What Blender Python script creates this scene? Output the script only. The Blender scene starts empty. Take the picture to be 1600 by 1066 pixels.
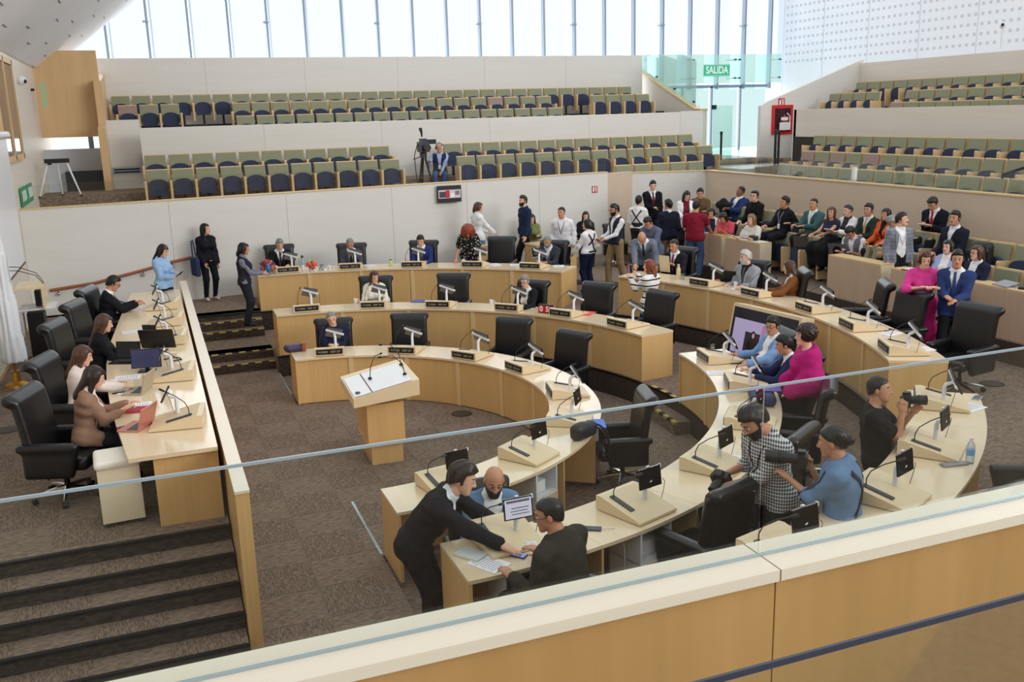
import bpy, math, random
import numpy as np
from mathutils import Vector, Matrix

C = bpy.context.scene.collection
S = bpy.context.scene
rnd = random.Random(7)

# ------------------------------------------------------------------ camera, sky, lights, exposure
cam_d = bpy.data.cameras.new('camera')
cam = bpy.data.objects.new('camera', cam_d)
C.objects.link(cam)
PITCH, ROLL, YAW, FPX = 0.23693, 0.0280, 0.36133, 1476.2
_cy, _sy = math.cos(YAW), math.sin(YAW)
_f = Vector((_sy*math.cos(PITCH), _cy*math.cos(PITCH), -math.sin(PITCH)))
_r0 = Vector((_cy, -_sy, 0)); _d0 = _f.cross(_r0)
_r = _r0*math.cos(ROLL)+_d0*math.sin(ROLL); _d = -_r0*math.sin(ROLL)+_d0*math.cos(ROLL)
cam.matrix_world = Matrix(((_r.x, -_d.x, -_f.x, 0), (_r.y, -_d.y, -_f.y, 0), (_r.z, -_d.z, -_f.z, 4.5), (0, 0, 0, 1)))
cam_d.sensor_width = 36; cam_d.lens = FPX/1600*36; cam_d.clip_start = .05; cam_d.clip_end = 200
S.camera = cam

w = bpy.data.worlds.new('sky'); S.world = w; w.use_nodes = True
bg = w.node_tree.nodes['Background']
bg.inputs[0].default_value = (0.96, 0.985, 1.0, 1); bg.inputs[1].default_value = 1.0

def area(name, loc, target, sx, sy, power, col=(1, 1, 1)):
    l = bpy.data.lights.new(name, 'AREA'); l.shape = 'RECTANGLE'; l.size = sx; l.size_y = sy; l.energy = power; l.color = col
    o = bpy.data.objects.new(name, l); C.objects.link(o); o.location = loc
    o.rotation_euler = (Vector(target)-Vector(loc)).to_track_quat('-Z', 'Y').to_euler()
    return o
area('window_light_right_side', (30, -20, 15), (0, 18, 3), 26, 10, 7500, (1, .985, .96))
area('window_light_back', (11, 35.8, 6.4), (11, 0, 6.4), 54, 9.5, 4500, (.94, .97, 1))

S.view_settings.view_transform = 'Standard'; S.view_settings.look = 'None'
S.view_settings.exposure = 0.03; S.view_settings.gamma = 1.0
S.view_settings.use_curve_mapping = False
S.cycles.max_bounces = 6; S.cycles.transparent_max_bounces = 16
S.cycles.use_denoising = True

# ------------------------------------------------------------------ materials
def lin(c):
    return tuple(((x/255)/12.92 if x/255 <= .04045 else ((x/255+.055)/1.055)**2.4) for x in c)+(1,)
MATS = {}
def nodes_of(name):
    m = bpy.data.materials.new(name); m.use_nodes = True
    n = m.node_tree.nodes; return m, n, m.node_tree.links, n['Principled BSDF']
def mat(name, col, rough=.6, metal=0, spec=.5, noise=None, bump=None, emit=None, coat=0):
    """plain surface; noise=(scale xyz, amount) varies the colour, bump=(scale, strength)"""
    if name in MATS: return MATS[name]
    m, n, l, b = nodes_of(name)
    b.inputs['Base Color'].default_value = lin(col); b.inputs['Roughness'].default_value = rough
    b.inputs['Metallic'].default_value = metal; b.inputs['Specular IOR Level'].default_value = spec
    if coat: b.inputs['Coat Weight'].default_value = coat; b.inputs['Coat Roughness'].default_value = .15
    if noise or bump:
        tc = n.new('ShaderNodeTexCoord')
    if noise:
        mp = n.new('ShaderNodeMapping'); mp.inputs['Scale'].default_value = noise[0]
        t = n.new('ShaderNodeTexNoise'); t.inputs['Scale'].default_value = 1; t.inputs['Detail'].default_value = 4
        mx = n.new('ShaderNodeMix'); mx.data_type = 'RGBA'
        a = noise[1]
        mx.inputs[6].default_value = lin(tuple(max(0, c*(1-a)) for c in col)); mx.inputs[7].default_value = lin(tuple(min(255, c*(1+a)) for c in col))
        l.new(tc.outputs['Object'], mp.inputs[0]); l.new(mp.outputs[0], t.inputs['Vector']); l.new(t.outputs['Fac'], mx.inputs[0]); l.new(mx.outputs[2], b.inputs['Base Color'])
    if bump:
        t2 = n.new('ShaderNodeTexNoise'); t2.inputs['Scale'].default_value = bump[0]; t2.inputs['Detail'].default_value = 3
        bp = n.new('ShaderNodeBump'); bp.inputs['Strength'].default_value = bump[1]; bp.inputs['Distance'].default_value = .02
        l.new(tc.outputs['Object'], t2.inputs['Vector']); l.new(t2.outputs['Fac'], bp.inputs['Height']); l.new(bp.outputs[0], b.inputs['Normal'])
    if emit:
        b.inputs['Emission Color'].default_value = lin(col); b.inputs['Emission Strength'].default_value = emit
    MATS[name] = m; return m
def wood(name, col, axis='z', amount=.06, rough=.38, spec=.4, fine=60):
    """veneer: long streaks along one axis plus a broad tone drift"""
    if name in MATS: return MATS[name]
    m, n, l, b = nodes_of(name)
    tc = n.new('ShaderNodeTexCoord'); mp = n.new('ShaderNodeMapping')
    sc = {'x': (1.2, fine, fine), 'y': (fine, 1.2, fine), 'z': (fine, fine, 1.2)}[axis]
    mp.inputs['Scale'].default_value = sc
    t = n.new('ShaderNodeTexNoise'); t.inputs['Scale'].default_value = .6; t.inputs['Detail'].default_value = 5; t.inputs['Distortion'].default_value = .4
    mp2 = n.new('ShaderNodeMapping'); mp2.inputs['Scale'].default_value = tuple(.35 if q < 5 else 3.2 for q in sc)
    t2 = n.new('ShaderNodeTexNoise'); t2.inputs['Scale'].default_value = 1; t2.inputs['Detail'].default_value = 2
    ad = n.new('ShaderNodeMath'); ad.operation = 'ADD'; ml = n.new('ShaderNodeMath'); ml.operation = 'MULTIPLY'; ml.inputs[1].default_value = .5
    mx = n.new('ShaderNodeMix'); mx.data_type = 'RGBA'
    mx.inputs[6].default_value = lin(tuple(c*(1-amount*1.8*(1, 1.25, 1.7)[i]) for i, c in enumerate(col))); mx.inputs[7].default_value = lin(tuple(min(255, c*(1+amount*1.4)) for c in col))
    l.new(tc.outputs['Object'], mp.inputs[0]); l.new(tc.outputs['Object'], mp2.inputs[0])
    l.new(mp.outputs[0], t.inputs['Vector']); l.new(mp2.outputs[0], t2.inputs['Vector'])
    l.new(t.outputs['Fac'], ad.inputs[0]); l.new(t2.outputs['Fac'], ad.inputs[1]); l.new(ad.outputs[0], ml.inputs[0]); l.new(ml.outputs[0], mx.inputs[0])
    l.new(mx.outputs[2], b.inputs['Base Color'])
    b.inputs['Roughness'].default_value = rough; b.inputs['Specular IOR Level'].default_value = spec
    MATS[name] = m; return m
def carpet(name, col, along, amt=.34):
    """loop pile tile: short dashes running along one axis"""
    if name in MATS: return MATS[name]
    m, n, l, b = nodes_of(name)
    tc = n.new('ShaderNodeTexCoord'); mp = n.new('ShaderNodeMapping')
    mp.inputs['Scale'].default_value = (14, 75, 40) if along == 'x' else (75, 14, 40)
    t = n.new('ShaderNodeTexNoise'); t.inputs['Scale'].default_value = 1; t.inputs['Detail'].default_value = 2
    cr = n.new('ShaderNodeValToRGB'); e = cr.color_ramp.elements
    e[0].position = .36; e[0].color = lin(tuple(c*(1-amt*.55) for c in col)); e[1].position = .68; e[1].color = lin(tuple(min(255, c*(1+amt*.55)) for c in col))
    bp = n.new('ShaderNodeBump'); bp.inputs['Strength'].default_value = .5; bp.inputs['Distance'].default_value = .008
    l.new(tc.outputs['Object'], mp.inputs[0]); l.new(mp.outputs[0], t.inputs['Vector']); l.new(t.outputs['Fac'], cr.inputs[0]); l.new(cr.outputs[0], b.inputs['Base Color'])
    l.new(t.outputs['Fac'], bp.inputs['Height']); l.new(bp.outputs[0], b.inputs['Normal'])
    b.inputs['Roughness'].default_value = .95; b.inputs['Specular IOR Level'].default_value = .15
    MATS[name] = m; return m
def glassy(name, tint, refl=.06, frost=0, fres=.5):
    """flat pane: tinted see-through sheet with a faint mirror"""
    if name in MATS: return MATS[name]
    m = bpy.data.materials.new(name); m.use_nodes = True; n = m.node_tree.nodes; l = m.node_tree.links
    n.remove(n['Principled BSDF']); out = n['Material Output']
    tr = n.new('ShaderNodeBsdfTransparent'); tr.inputs[0].default_value = tint+(1,)
    gl = n.new('ShaderNodeBsdfGlossy'); gl.inputs['Roughness'].default_value = .02
    lw = n.new('ShaderNodeLayerWeight'); lw.inputs[0].default_value = .2
    mr = n.new('ShaderNodeMath'); mr.operation = 'MULTIPLY_ADD'; mr.inputs[1].default_value = fres; mr.inputs[2].default_value = refl
    ms = n.new('ShaderNodeMixShader'); l.new(lw.outputs['Fresnel'], mr.inputs[0]); l.new(mr.outputs[0], ms.inputs[0])
    l.new(tr.outputs[0], ms.inputs[1]); l.new(gl.outputs[0], ms.inputs[2]); last = ms
    if frost:
        df = n.new('ShaderNodeBsdfDiffuse'); df.inputs[0].default_value = (.8, .93, .9, 1)
        m2 = n.new('ShaderNodeMixShader'); m2.inputs[0].default_value = frost
        l.new(ms.outputs[0], m2.inputs[1]); l.new(df.outputs[0], m2.inputs[2]); last = m2
    l.new(last.outputs[0], out.inputs[0])
    MATS[name] = m; return m
def pattern(name, c1, c2, kind, scale, rough=.85):
    """woven or printed cloth: check, stripe (horizontal), dots"""
    if name in MATS: return MATS[name]
    m, n, l, b = nodes_of(name)
    tc = n.new('ShaderNodeTexCoord'); mp = n.new('ShaderNodeMapping'); mp.inputs['Scale'].default_value = (scale,)*3
    l.new(tc.outputs['Object'], mp.inputs[0]); sp = n.new('ShaderNodeSeparateXYZ'); l.new(mp.outputs[0], sp.inputs[0])
    mx = n.new('ShaderNodeMix'); mx.data_type = 'RGBA'; mx.inputs[6].default_value = lin(c1); mx.inputs[7].default_value = lin(c2)
    def M(op, a, bb=None, v=None):
        q = n.new('ShaderNodeMath'); q.operation = op; l.new(a, q.inputs[0])
        if bb is not None: l.new(bb, q.inputs[1])
        elif v is not None: q.inputs[1].default_value = v
        return q.outputs[0]
    if kind == 'stripe':
        f = M('LESS_THAN', M('FRACT', sp.outputs[2]), v=.22)
    elif kind == 'check':
        h = M('ADD', sp.outputs[0], sp.outputs[1])
        a = M('LESS_THAN', M('FRACT', h), v=.5); c = M('LESS_THAN', M('FRACT', sp.outputs[2]), v=.5)
        f = M('MULTIPLY', M('ADD', a, c), v=.5)
    else:
        vo = n.new('ShaderNodeTexVoronoi'); vo.inputs['Scale'].default_value = 1; l.new(mp.outputs[0], vo.inputs['Vector'])
        f = M('LESS_THAN', vo.outputs['Distance'], v=.28)
    l.new(f, mx.inputs[0]); l.new(mx.outputs[2], b.inputs['Base Color']); b.inputs['Roughness'].default_value = rough
    b.inputs['Specular IOR Level'].default_value = .2
    MATS[name] = m; return m
def cloth(col, name=None):
    name = name or 'cloth_%d_%d_%d' % col
    return mat(name, col, .85, spec=.2, noise=((9, 9, 9), .10), bump=(11, .55))

MAPLE = wood('maple_front', (213, 176, 120), 'z', .055)
MAPLE_EDGE = wood('maple_edge', (220, 192, 142), 'z', .03)
TOP = wood('maple_worktop', (229, 209, 176), 'y', .035, .18, .6, 40)
BIRCH = wood('birch_console', (226, 206, 170), 'y', .03, .4, .4, 40)
PALE = wood('whitewashed_panel', (223, 221, 217), 'x', .022, .5, .3, 26)
PALE_Y = wood('whitewashed_panel_side', (222, 214, 204), 'y', .03, .5, .3, 26)
BEECH = wood('beech_shaded_front', (196, 172, 148), 'z', .06, .5, .3, 50)  # table fronts, their shaded side painted into the tone
CAP = wood('cap_rail', (232, 220, 200), 'x', .02, .3, .4, 30)
PALE_DIM = wood('whitewashed_panel_shaded', (206, 188, 168), 'y', .03, .5, .3, 26)  # whitewashed panel with the right wall's dimmer, warmer light put into its colour
PLY = wood('parapet_ply', (190, 150, 96), 'z', .07, .35, .4, 14)
HONEY = wood('honey_panel', (214, 182, 138), 'z', .05, .45, .3, 16)
RAILW = mat('rail_wood', (150, 88, 54), .4)
LEATHER = mat('black_leather', (21, 21, 24), .32, spec=.5, bump=(60, .06))
CHROME = mat('chrome', (200, 202, 206), .18, 1)
DARKM = mat('dark_metal', (38, 38, 42), .4, .6)
BLACK = mat('black_plastic', (20, 20, 22), .4)
SCREEN = mat('dark_screen', (13, 14, 17), .12)
WHITE = mat('white_plastic', (226, 228, 230), .35)
PAPER = mat('paper', (238, 239, 242), .8)
OLIVE = mat('olive_fabric', (144, 145, 120), .9, spec=.15, noise=((40, 40, 40), .08))
MAUVE = mat('faded_mauve_fabric', (160, 138, 130), .9, spec=.15, noise=((40, 40, 40), .08))
NAVY = mat('navy_fabric', (56, 64, 88), .85, spec=.2, noise=((30, 30, 30), .1))
SEATW = wood('seat_wood', (222, 190, 144), 'z', .05, .4, .4, 50)
CARP_X = carpet('carpet_along_x', (128, 112, 99), 'x'); CARP_Y = carpet('carpet_along_y', (121, 105, 92), 'y')
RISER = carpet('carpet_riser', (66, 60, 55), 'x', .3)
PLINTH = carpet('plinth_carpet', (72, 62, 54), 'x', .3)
GLASS = glassy('railing_glass', (.95, .975, .965), .03)
GLASSW = glassy('window_glass', (.99, 1.0, 1.0), .0, 0, .04)
FROST = glassy('frosted_glass', (.80, .95, .92), .05, .25)
EDGE_GLASS = mat('glass_edge', (158, 172, 178), .25, .3)
BLUEGREY = mat('mullion_metal', (128, 144, 164), .45, .1)

# ------------------------------------------------------------------ mesh building
class MB:
    def __init__(s): s.v = []; s.f = []; s.m = []
    def add(s, vs, fs, m=0):
        o = len(s.v); s.v += [tuple(map(float, p)) for p in vs]; s.f += [tuple(i+o for i in q) for q in fs]; s.m += [m]*len(fs); return s
    def hexa(s, p, m=0):
        return s.add(p, [(0, 3, 2, 1), (4, 5, 6, 7), (0, 1, 5, 4), (1, 2, 6, 5), (2, 3, 7, 6), (3, 0, 4, 7)], m)
    def box(s, x0, x1, y0, y1, z0, z1, m=0):
        return s.hexa([(x0, y0, z0), (x1, y0, z0), (x1, y1, z0), (x0, y1, z0), (x0, y0, z1), (x1, y0, z1), (x1, y1, z1), (x0, y1, z1)], m)
    def cbox(s, c, d, m=0, R=None):
        R = R or Matrix.Identity(3); c = Vector(c)
        P = [c+R @ Vector((sx*d[0]/2, sy*d[1]/2, sz*d[2]/2)) for sz in (-1, 1) for sx, sy in ((-1, -1), (1, -1), (1, 1), (-1, 1))]
        return s.hexa(P, m)
    def prism(s, poly, z0, z1, m=0):
        n = len(poly); z0 = z0 if hasattr(z0, '__len__') else [z0]*n; z1 = z1 if hasattr(z1, '__len__') else [z1]*n
        vs = [(x, y, z0[i]) for i, (x, y) in enumerate(poly)]+[(x, y, z1[i]) for i, (x, y) in enumerate(poly)]
        return s.add(vs, [tuple(range(n))[::-1], tuple(range(n, 2*n))]+[(i, (i+1) % n, n+(i+1) % n, n+i) for i in range(n)], m)
    def side(s, poly, x0, x1, m=0):
        """profile in (y,z) pushed along x"""
        n = len(poly); vs = [(x0, y, z) for y, z in poly]+[(x1, y, z) for y, z in poly]
        return s.add(vs, [tuple(range(n))[::-1], tuple(range(n, 2*n))]+[(i, (i+1) % n, n+(i+1) % n, n+i) for i in range(n)], m)
    def ring(s, c, r0, r1, a0, a1, z0, z1, n=24, m=0):
        vs = []
        for i in range(n+1):
            a = math.radians(a0+(a1-a0)*i/n); ca, sa = math.cos(a), math.sin(a)
            vs += [(c[0]+r0*ca, c[1]+r0*sa, z0), (c[0]+r1*ca, c[1]+r1*sa, z0), (c[0]+r1*ca, c[1]+r1*sa, z1), (c[0]+r0*ca, c[1]+r0*sa, z1)]
        fs = [(0, 1, 2, 3), tuple(4*n+k for k in (3, 2, 1, 0))]
        for i in range(n):
            for k in range(4): fs.append((4*i+k, 4*i+4+k, 4*i+4+(k+1) % 4, 4*i+(k+1) % 4))
        return s.add(vs, fs, m)
    def tube(s, pts, r, n=8, m=0):
        pts = [Vector(p) for p in pts]; k = len(pts); r = r if hasattr(r, '__len__') else [r]*k
        vs = []; up = None
        for i, p in enumerate(pts):
            t = (pts[min(i+1, k-1)]-pts[max(i-1, 0)]).normalized()
            if up is None:
                up = t.orthogonal().normalized()
            else:
                up = (up-t*up.dot(t)); up = up.normalized() if up.length > 1e-5 else t.orthogonal().normalized()
            b = t.cross(up)
            vs += [p+(up*math.cos(2*math.pi*j/n)+b*math.sin(2*math.pi*j/n))*r[i] for j in range(n)]
        fs = [tuple(range(n))[::-1], tuple(range((k-1)*n, k*n))]
        for i in range(k-1):
            for j in range(n): fs.append((i*n+j, i*n+(j+1) % n, (i+1)*n+(j+1) % n, (i+1)*n+j))
        return s.add(vs, fs, m)
    def lathe(s, prof, c=(0, 0, 0), n=16, m=0):
        vs = []
        for r, z in prof: vs += [(c[0]+r*math.cos(2*math.pi*j/n), c[1]+r*math.sin(2*math.pi*j/n), c[2]+z) for j in range(n)]
        k = len(prof); fs = [tuple(range(n))[::-1], tuple(range((k-1)*n, k*n))]
        for i in range(k-1):
            for j in range(n): fs.append((i*n+j, i*n+(j+1) % n, (i+1)*n+(j+1) % n, (i+1)*n+j))
        return s.add(vs, fs, m)
    def ball(s, c, r, nu=10, nv=7, m=0):
        r = r if hasattr(r, '__len__') else (r, r, r)
        prof = [(math.sin(math.pi*i/nv), -math.cos(math.pi*i/nv)) for i in range(nv+1)]; prof[0] = (.02, -1); prof[-1] = (.02, 1)
        o = len(s.v); s.lathe(prof, (0, 0, 0), nu, m)
        s.v[o:] = [(c[0]+x*r[0], c[1]+y*r[1], c[2]+z*r[2]) for x, y, z in s.v[o:]]
        return s
    def rot(s, M, loc=(0, 0, 0)):
        s.v = [tuple(M @ Vector(p)+Vector(loc)) for p in s.v]; return s
    def mesh(s, name, mats, smooth=False):
        me = bpy.data.meshes.new(name); me.from_pydata(s.v, [], s.f)
        mats = mats if isinstance(mats, (list, tuple)) else [mats]
        for q in mats: me.materials.append(q)
        me.polygons.foreach_set('material_index', s.m)
        if smooth: smooth_mesh(me, smooth)
        return me
def smooth_mesh(me, ang=True):
    me.polygons.foreach_set('use_smooth', [True]*len(me.polygons))
    if ang is not True: me.set_sharp_from_angle(angle=math.radians(ang))
def link(name, me, parent=None, loc=None, rz=None):
    o = bpy.data.objects.new(name, me); C.objects.link(o)
    if parent is not None: o.parent = parent
    if loc is not None: o.location = loc
    if rz is not None: o.rotation_euler = (0, 0, rz)
    return o
def obj(name, mb, mats, parent=None, smooth=False, label=None):
    o = link(name, mb.mesh(name, mats, smooth), parent)
    if label: o['label'] = label
    return o
def tag(o, label, cat, group=None):
    o['label'] = label; o['category'] = cat
    if group: o['group'] = group
    return o
def thing(name, label, cat, loc=(0, 0, 0), rz=0, group=None):
    o = bpy.data.objects.new(name, None); C.objects.link(o); o.empty_display_size = .1
    o.location = loc; o.rotation_euler = (0, 0, rz); return tag(o, label, cat, group)
def struct(name, mb, mats, smooth=False):
    o = obj(name, mb, mats, None, smooth); o['kind'] = 'structure'; return o
def copy_tree(o, parent=None):
    c = o.copy(); C.objects.link(c)
    if parent is not None: c.parent = parent
    for ch in KIDS.get(o.name, ()): copy_tree(ch, c)
    return c
KIDS = {}
def remember(root):
    """children of a prototype and of its parts, so that copies need no search"""
    def go(o):
        k = [x for x in C.objects if x.parent == o]
        KIDS[o.name] = k
        for x in k: go(x)
    go(root); return root
ORD = 'first second third fourth fifth sixth seventh eighth ninth tenth eleventh twelfth thirteenth fourteenth fifteenth sixteenth seventeenth eighteenth nineteenth twentieth'.split()
def ordw(i):
    return ORD[i] if i < 20 else ('twenty-'+ORD[i-20] if i < 29 else 'thirtieth' if i == 29 else 'thirty-'+ORD[i-30])

# ------------------------------------------------------------------ distance fields meshed by surface nets
def smin(a, b, k):
    h = np.clip(.5+.5*(b-a)/k, 0, 1); return b+(a-b)*h-k*h*(1-h)
def capsule(P, A, B, ra, rb, ax=None, k=1.0):
    A = np.asarray(A, np.float32); B = np.asarray(B, np.float32); q = P-A; d = B-A
    if ax is not None and k != 1:
        ax = np.asarray(ax, np.float32); q = q+np.outer(q @ ax, ax*(k-1)); d = d+ax*(d @ ax)*(k-1)
    L = max(float(d @ d), 1e-9); t = np.clip(q @ d/L, 0, 1)
    return np.linalg.norm(q-t[:, None]*d, axis=1)-(ra+(rb-ra)*t)
def ellips(P, c, r):
    r = np.asarray(r, np.float32); q = (P-np.asarray(c, np.float32))/r; L = np.linalg.norm(q, axis=1)
    return (L-1)*float(r.min())*np.clip(L, .6, 1.6)
def rbox(P, c, h, r, R=None):
    q = P-np.asarray(c, np.float32)
    if R is not None: q = q @ np.asarray(R, np.float32)
    q = np.abs(q)-(np.asarray(h, np.float32)-r)
    return np.linalg.norm(np.maximum(q, 0), axis=1)+np.minimum(q.max(1), 0)-r
def nets(fn, lo, hi, h):
    lo = np.asarray(lo, float); n = np.ceil((np.asarray(hi, float)-lo)/h).astype(int)+1
    g = np.stack(np.meshgrid(*[lo[i]+h*np.arange(n[i]) for i in range(3)], indexing='ij'), -1).reshape(-1, 3).astype(np.float32)
    D = fn(g).reshape(n); s = D < 0
    c = np.zeros(n-1, int)
    for i in (0, 1):
        for j in (0, 1):
            for k in (0, 1): c += s[i:n[0]-1+i, j:n[1]-1+j, k:n[2]-1+k]
    act = (c > 0) & (c < 8); idx = -np.ones(n-1, int); cells = np.argwhere(act); idx[act] = np.arange(len(cells))
    acc = np.zeros((len(cells), 3)); cnt = np.zeros(len(cells))
    X, Y, Z = cells.T
    for ax in range(3):
        o = [0, 0, 0]; o[ax] = 1; e1, e2 = [a for a in range(3) if a != ax]
        for p in (0, 1):
            for q in (0, 1):
                b = [0, 0, 0]; b[e1] = p; b[e2] = q
                d0 = D[X+b[0], Y+b[1], Z+b[2]]; d1 = D[X+b[0]+o[0], Y+b[1]+o[1], Z+b[2]+o[2]]
                k = (d0 < 0) != (d1 < 0); t = np.zeros(len(cells)); t[k] = d0[k]/(d0[k]-d1[k])
                v = np.zeros((len(cells), 3)); v[:, ax] = t; v[:, e1] = p; v[:, e2] = q
                acc[k] += v[k]; cnt[k] += 1
    V = lo+(cells+acc/np.maximum(cnt, 1)[:, None])*h
    Q = []
    for ax in range(3):
        e1, e2 = (ax+1) % 3, (ax+2) % 3
        sl0 = [slice(1, n[a]-1) for a in range(3)]; sl0[ax] = slice(0, n[ax]-1); sl1 = list(sl0); sl1[ax] = slice(1, n[ax])
        a0 = s[tuple(sl0)]; a1 = s[tuple(sl1)]; E = np.argwhere(a0 != a1)
        if not len(E): continue
        fl = a0[tuple(E.T)]; base = E.copy(); base[:, e1] += 1; base[:, e2] += 1
        def I(d1, d2):
            b = base.copy(); b[:, e1] += d1; b[:, e2] += d2; return idx[tuple(b.T)]
        q = np.stack([I(-1, -1), I(0, -1), I(0, 0), I(-1, 0)], 1); q[~fl] = q[~fl][:, ::-1]; Q.append(q)
    return V, (np.concatenate(Q) if Q else np.zeros((0, 4), int))
def np_mesh(name, V, Q, mats, mi=None, smooth=True):
    me = bpy.data.meshes.new(name); V = np.asarray(V, np.float32); Q = np.asarray(Q, np.int32)
    me.vertices.add(len(V)); me.vertices.foreach_set('co', V.ravel())
    me.loops.add(Q.size); me.loops.foreach_set('vertex_index', Q.ravel())
    me.polygons.add(len(Q)); me.polygons.foreach_set('loop_start', np.arange(0, Q.size, 4, dtype=np.int32))
    if mi is not None: me.polygons.foreach_set('material_index', np.asarray(mi, np.int32))
    me.polygons.foreach_set('use_smooth', np.ones(len(Q), bool))
    for q in (mats if isinstance(mats, (list, tuple)) else [mats]): me.materials.append(q)
    me.update(calc_edges=True); return me
def merge(parts):
    V = []; Q = []; M = []; o = 0
    for v, q, m in parts:
        V.append(v); Q.append(q+o); M.append(np.full(len(q), m) if np.isscalar(m) else m); o += len(v)
    return np.concatenate(V), np.concatenate(Q), np.concatenate(M)
# ------------------------------------------------------------------ the setting
T2, T3, BACK, DAIS, PIT = .31, .61, .72, .72, -.08
CX = 1.9; C1 = (CX, 12.0); C3 = (CX, 12.55)
def wall_y(x): return 21.1+.13*(x+2.2)
struct('floor', MB().box(-6, 16, -3, 24, -.2, PIT), CARP_X)
# the level floor in the middle, with the recess round it
poly = [(.53, 2.7), (1.9, 2.7), (1.9, 9.08)]+[(CX+2.93*math.cos(math.radians(a)), 12+2.93*math.sin(math.radians(a))) for a in range(-90, 91, 6)]+[(1.9, 17.46), (.53, 17.46)]
fl = struct('floor_middle', MB().prism(poly, PIT, 0), CARP_X); fl['kind'] = 'structure'
tile_me = {k: MB().box(-.302, .302, -.302, .302, 0, .004).mesh('carpet_tile', m) for k, m in (('x', CARP_X), ('y', CARP_Y))}
def lay(parent, x0, y0, nx, ny, z, ok):
    for i in range(nx):
        for j in range(ny):
            x, y = x0+.305+i*.61, y0+.305+j*.61
            if all(ok(x+a, y+b) for a in (-.305, .305) for b in (-.305, .305)):
                link('carpet_tile', tile_me['x' if (i+j) % 2 else 'y'], parent, (x, y, z))
lay(fl, .55, 6.2, 8, 18, 0, lambda x, y: x > .54 and y < 17.45 and (x < 1.9 or math.hypot(x-CX, y-12) < 2.9))
# edge strip of the recess
struct('trim_1', MB().box(1.885, 1.915, 15.6, 17.05, -.01, .008).box(1.885, 1.915, 9.1, 10.62, -.01, .008), EDGE_GLASS)
df = struct('floor_dais', MB().box(-2.4, .40, 8.88, 21.1, 0, DAIS), CARP_X)
lay(df, -2.39, 9.0, 5, 20, DAIS, lambda x, y: x < .41 and y < 20.5)
STEPY = (8.88, 8.55, 8.25, 7.95, 7.65, 7.3)
for i, (y, z) in enumerate(((8.88, .57), (8.55, .42), (8.25, .27), (7.95, .12), (7.65, -.03))):
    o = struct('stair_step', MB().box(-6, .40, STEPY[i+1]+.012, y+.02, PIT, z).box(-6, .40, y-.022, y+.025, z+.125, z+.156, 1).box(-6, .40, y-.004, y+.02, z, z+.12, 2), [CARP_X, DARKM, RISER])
    for k in range(8):
        link('carpet_tile', MB().box(-.302, .302, -.125, .14, 0, .004).mesh('tread', (CARP_X, CARP_Y)[(k+i) % 2]), o, (.08-.61*k, y-.165, z))
# tiers of the horseshoe
def half(c, r0, r1, z0, z1, name, cap):
    o = struct(name, MB().ring(c, r0, r1, -90, 90, z0, z1, 60), CARP_X)
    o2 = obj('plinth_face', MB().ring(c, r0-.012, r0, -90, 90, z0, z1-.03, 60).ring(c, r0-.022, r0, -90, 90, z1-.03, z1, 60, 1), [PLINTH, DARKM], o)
    return o
half(C1, 5.12, 7.45, PIT, T2, 'floor_tier_2', 1)
half(C3, 7.40, 15.6, PIT, T3, 'floor_tier_3', 1)
# aisle beside the dais: two steps, a landing, two steps, the back floor
struct('floor_landing', MB().box(.53, 1.9, 17.75, 19.1, 0, T2).box(.53, 1.9, 3.0, 6.2, PIT, T2), CARP_Y)
struct('floor_back_curved', MB().ring(C3, 10.0, 15.4, 33, 89, PIT, BACK, 30), CARP_X)
struct('floor_back', MB().box(.41, 1.9, 19.5, 23, 0, BACK).box(-2.4, .45, 20.9, 23, 0, BACK), CARP_X)
HAZ_Y = mat('hazard_yellow', (178, 164, 78), .7); HAZ_K = mat('hazard_black', (26, 25, 22), .8)
def riser(y, z, dz, tape=True):
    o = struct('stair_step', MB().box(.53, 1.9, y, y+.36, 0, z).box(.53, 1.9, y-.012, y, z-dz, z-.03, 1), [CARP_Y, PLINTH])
    if tape:
        m = MB()
        for k in range(11): m.box(.54+k*.123, .54+(k+1)*.123, y-.014, y+.02, z-.014, z+.004, k % 2)
        t = obj('nosing_tape', m, [HAZ_Y, HAZ_K], o)
    else:
        obj('nosing', MB().box(.53, 1.9, y-.016, y+.02, z-.025, z+.006), DARKM, o)
riser(17.46, .155, .155); riser(17.76, .31, .155); riser(18.98, .46, .15); riser(19.22, .61, .15); riser(19.46, .72, .11, False)
# cross aisle at the right: two taped steps up to tier two
for r, z in ((4.86, .115), ):
    o = struct('stair_step', MB().ring(C1, r, 5.13, -9.0, .5+4.5, PIT, z, 8), CARP_Y)
    m = MB()
    for k in range(9): m.ring(C1, r-.008, r+.05, -9+1.555*k, -9+1.555*(k+1), z-.03, z+.006, 2, k % 2)
    obj('nosing_tape', m, [HAZ_Y, HAZ_K], o)
m = MB()
for k in range(9): m.ring(C1, 5.1, 5.17, -9+1.555*k, -9+1.555*(k+1), T2-.03, T2+.006, 2, k % 2)
o = obj('nosing_tape', m, [HAZ_Y, HAZ_K], bpy.data.objects['floor_tier_2'])
# raised floor for the public seats at the right
struct('floor_public_1', MB().box(11.87, 14.3, 4, 22.5, PIT, .95).box(11.3, 11.9, 20.2, 22.5, PIT, .95).box(11.855, 11.87, 4, 22.5, T3, .95, 1), [CARP_X, PLINTH])
struct('floor_public_2', MB().box(12.85, 14.3, 4, 22.5, .9, 1.25), CARP_X)
struct('stair_step', MB().box(11.3, 11.86, 7.7, 8.75, T3, .78).box(11.29, 11.34, 7.7, 8.75, .765, .786, 1), [PLINTH, HAZ_Y])
# dais wall
dw = struct('wall_dais', MB().box(.415, .53, 7.76, 19.36, -.05, 1.455), MAPLE)
obj('cap', MB().box(.41, .535, 7.75, 19.37, 1.455, 1.48), CAP, dw)
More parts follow.
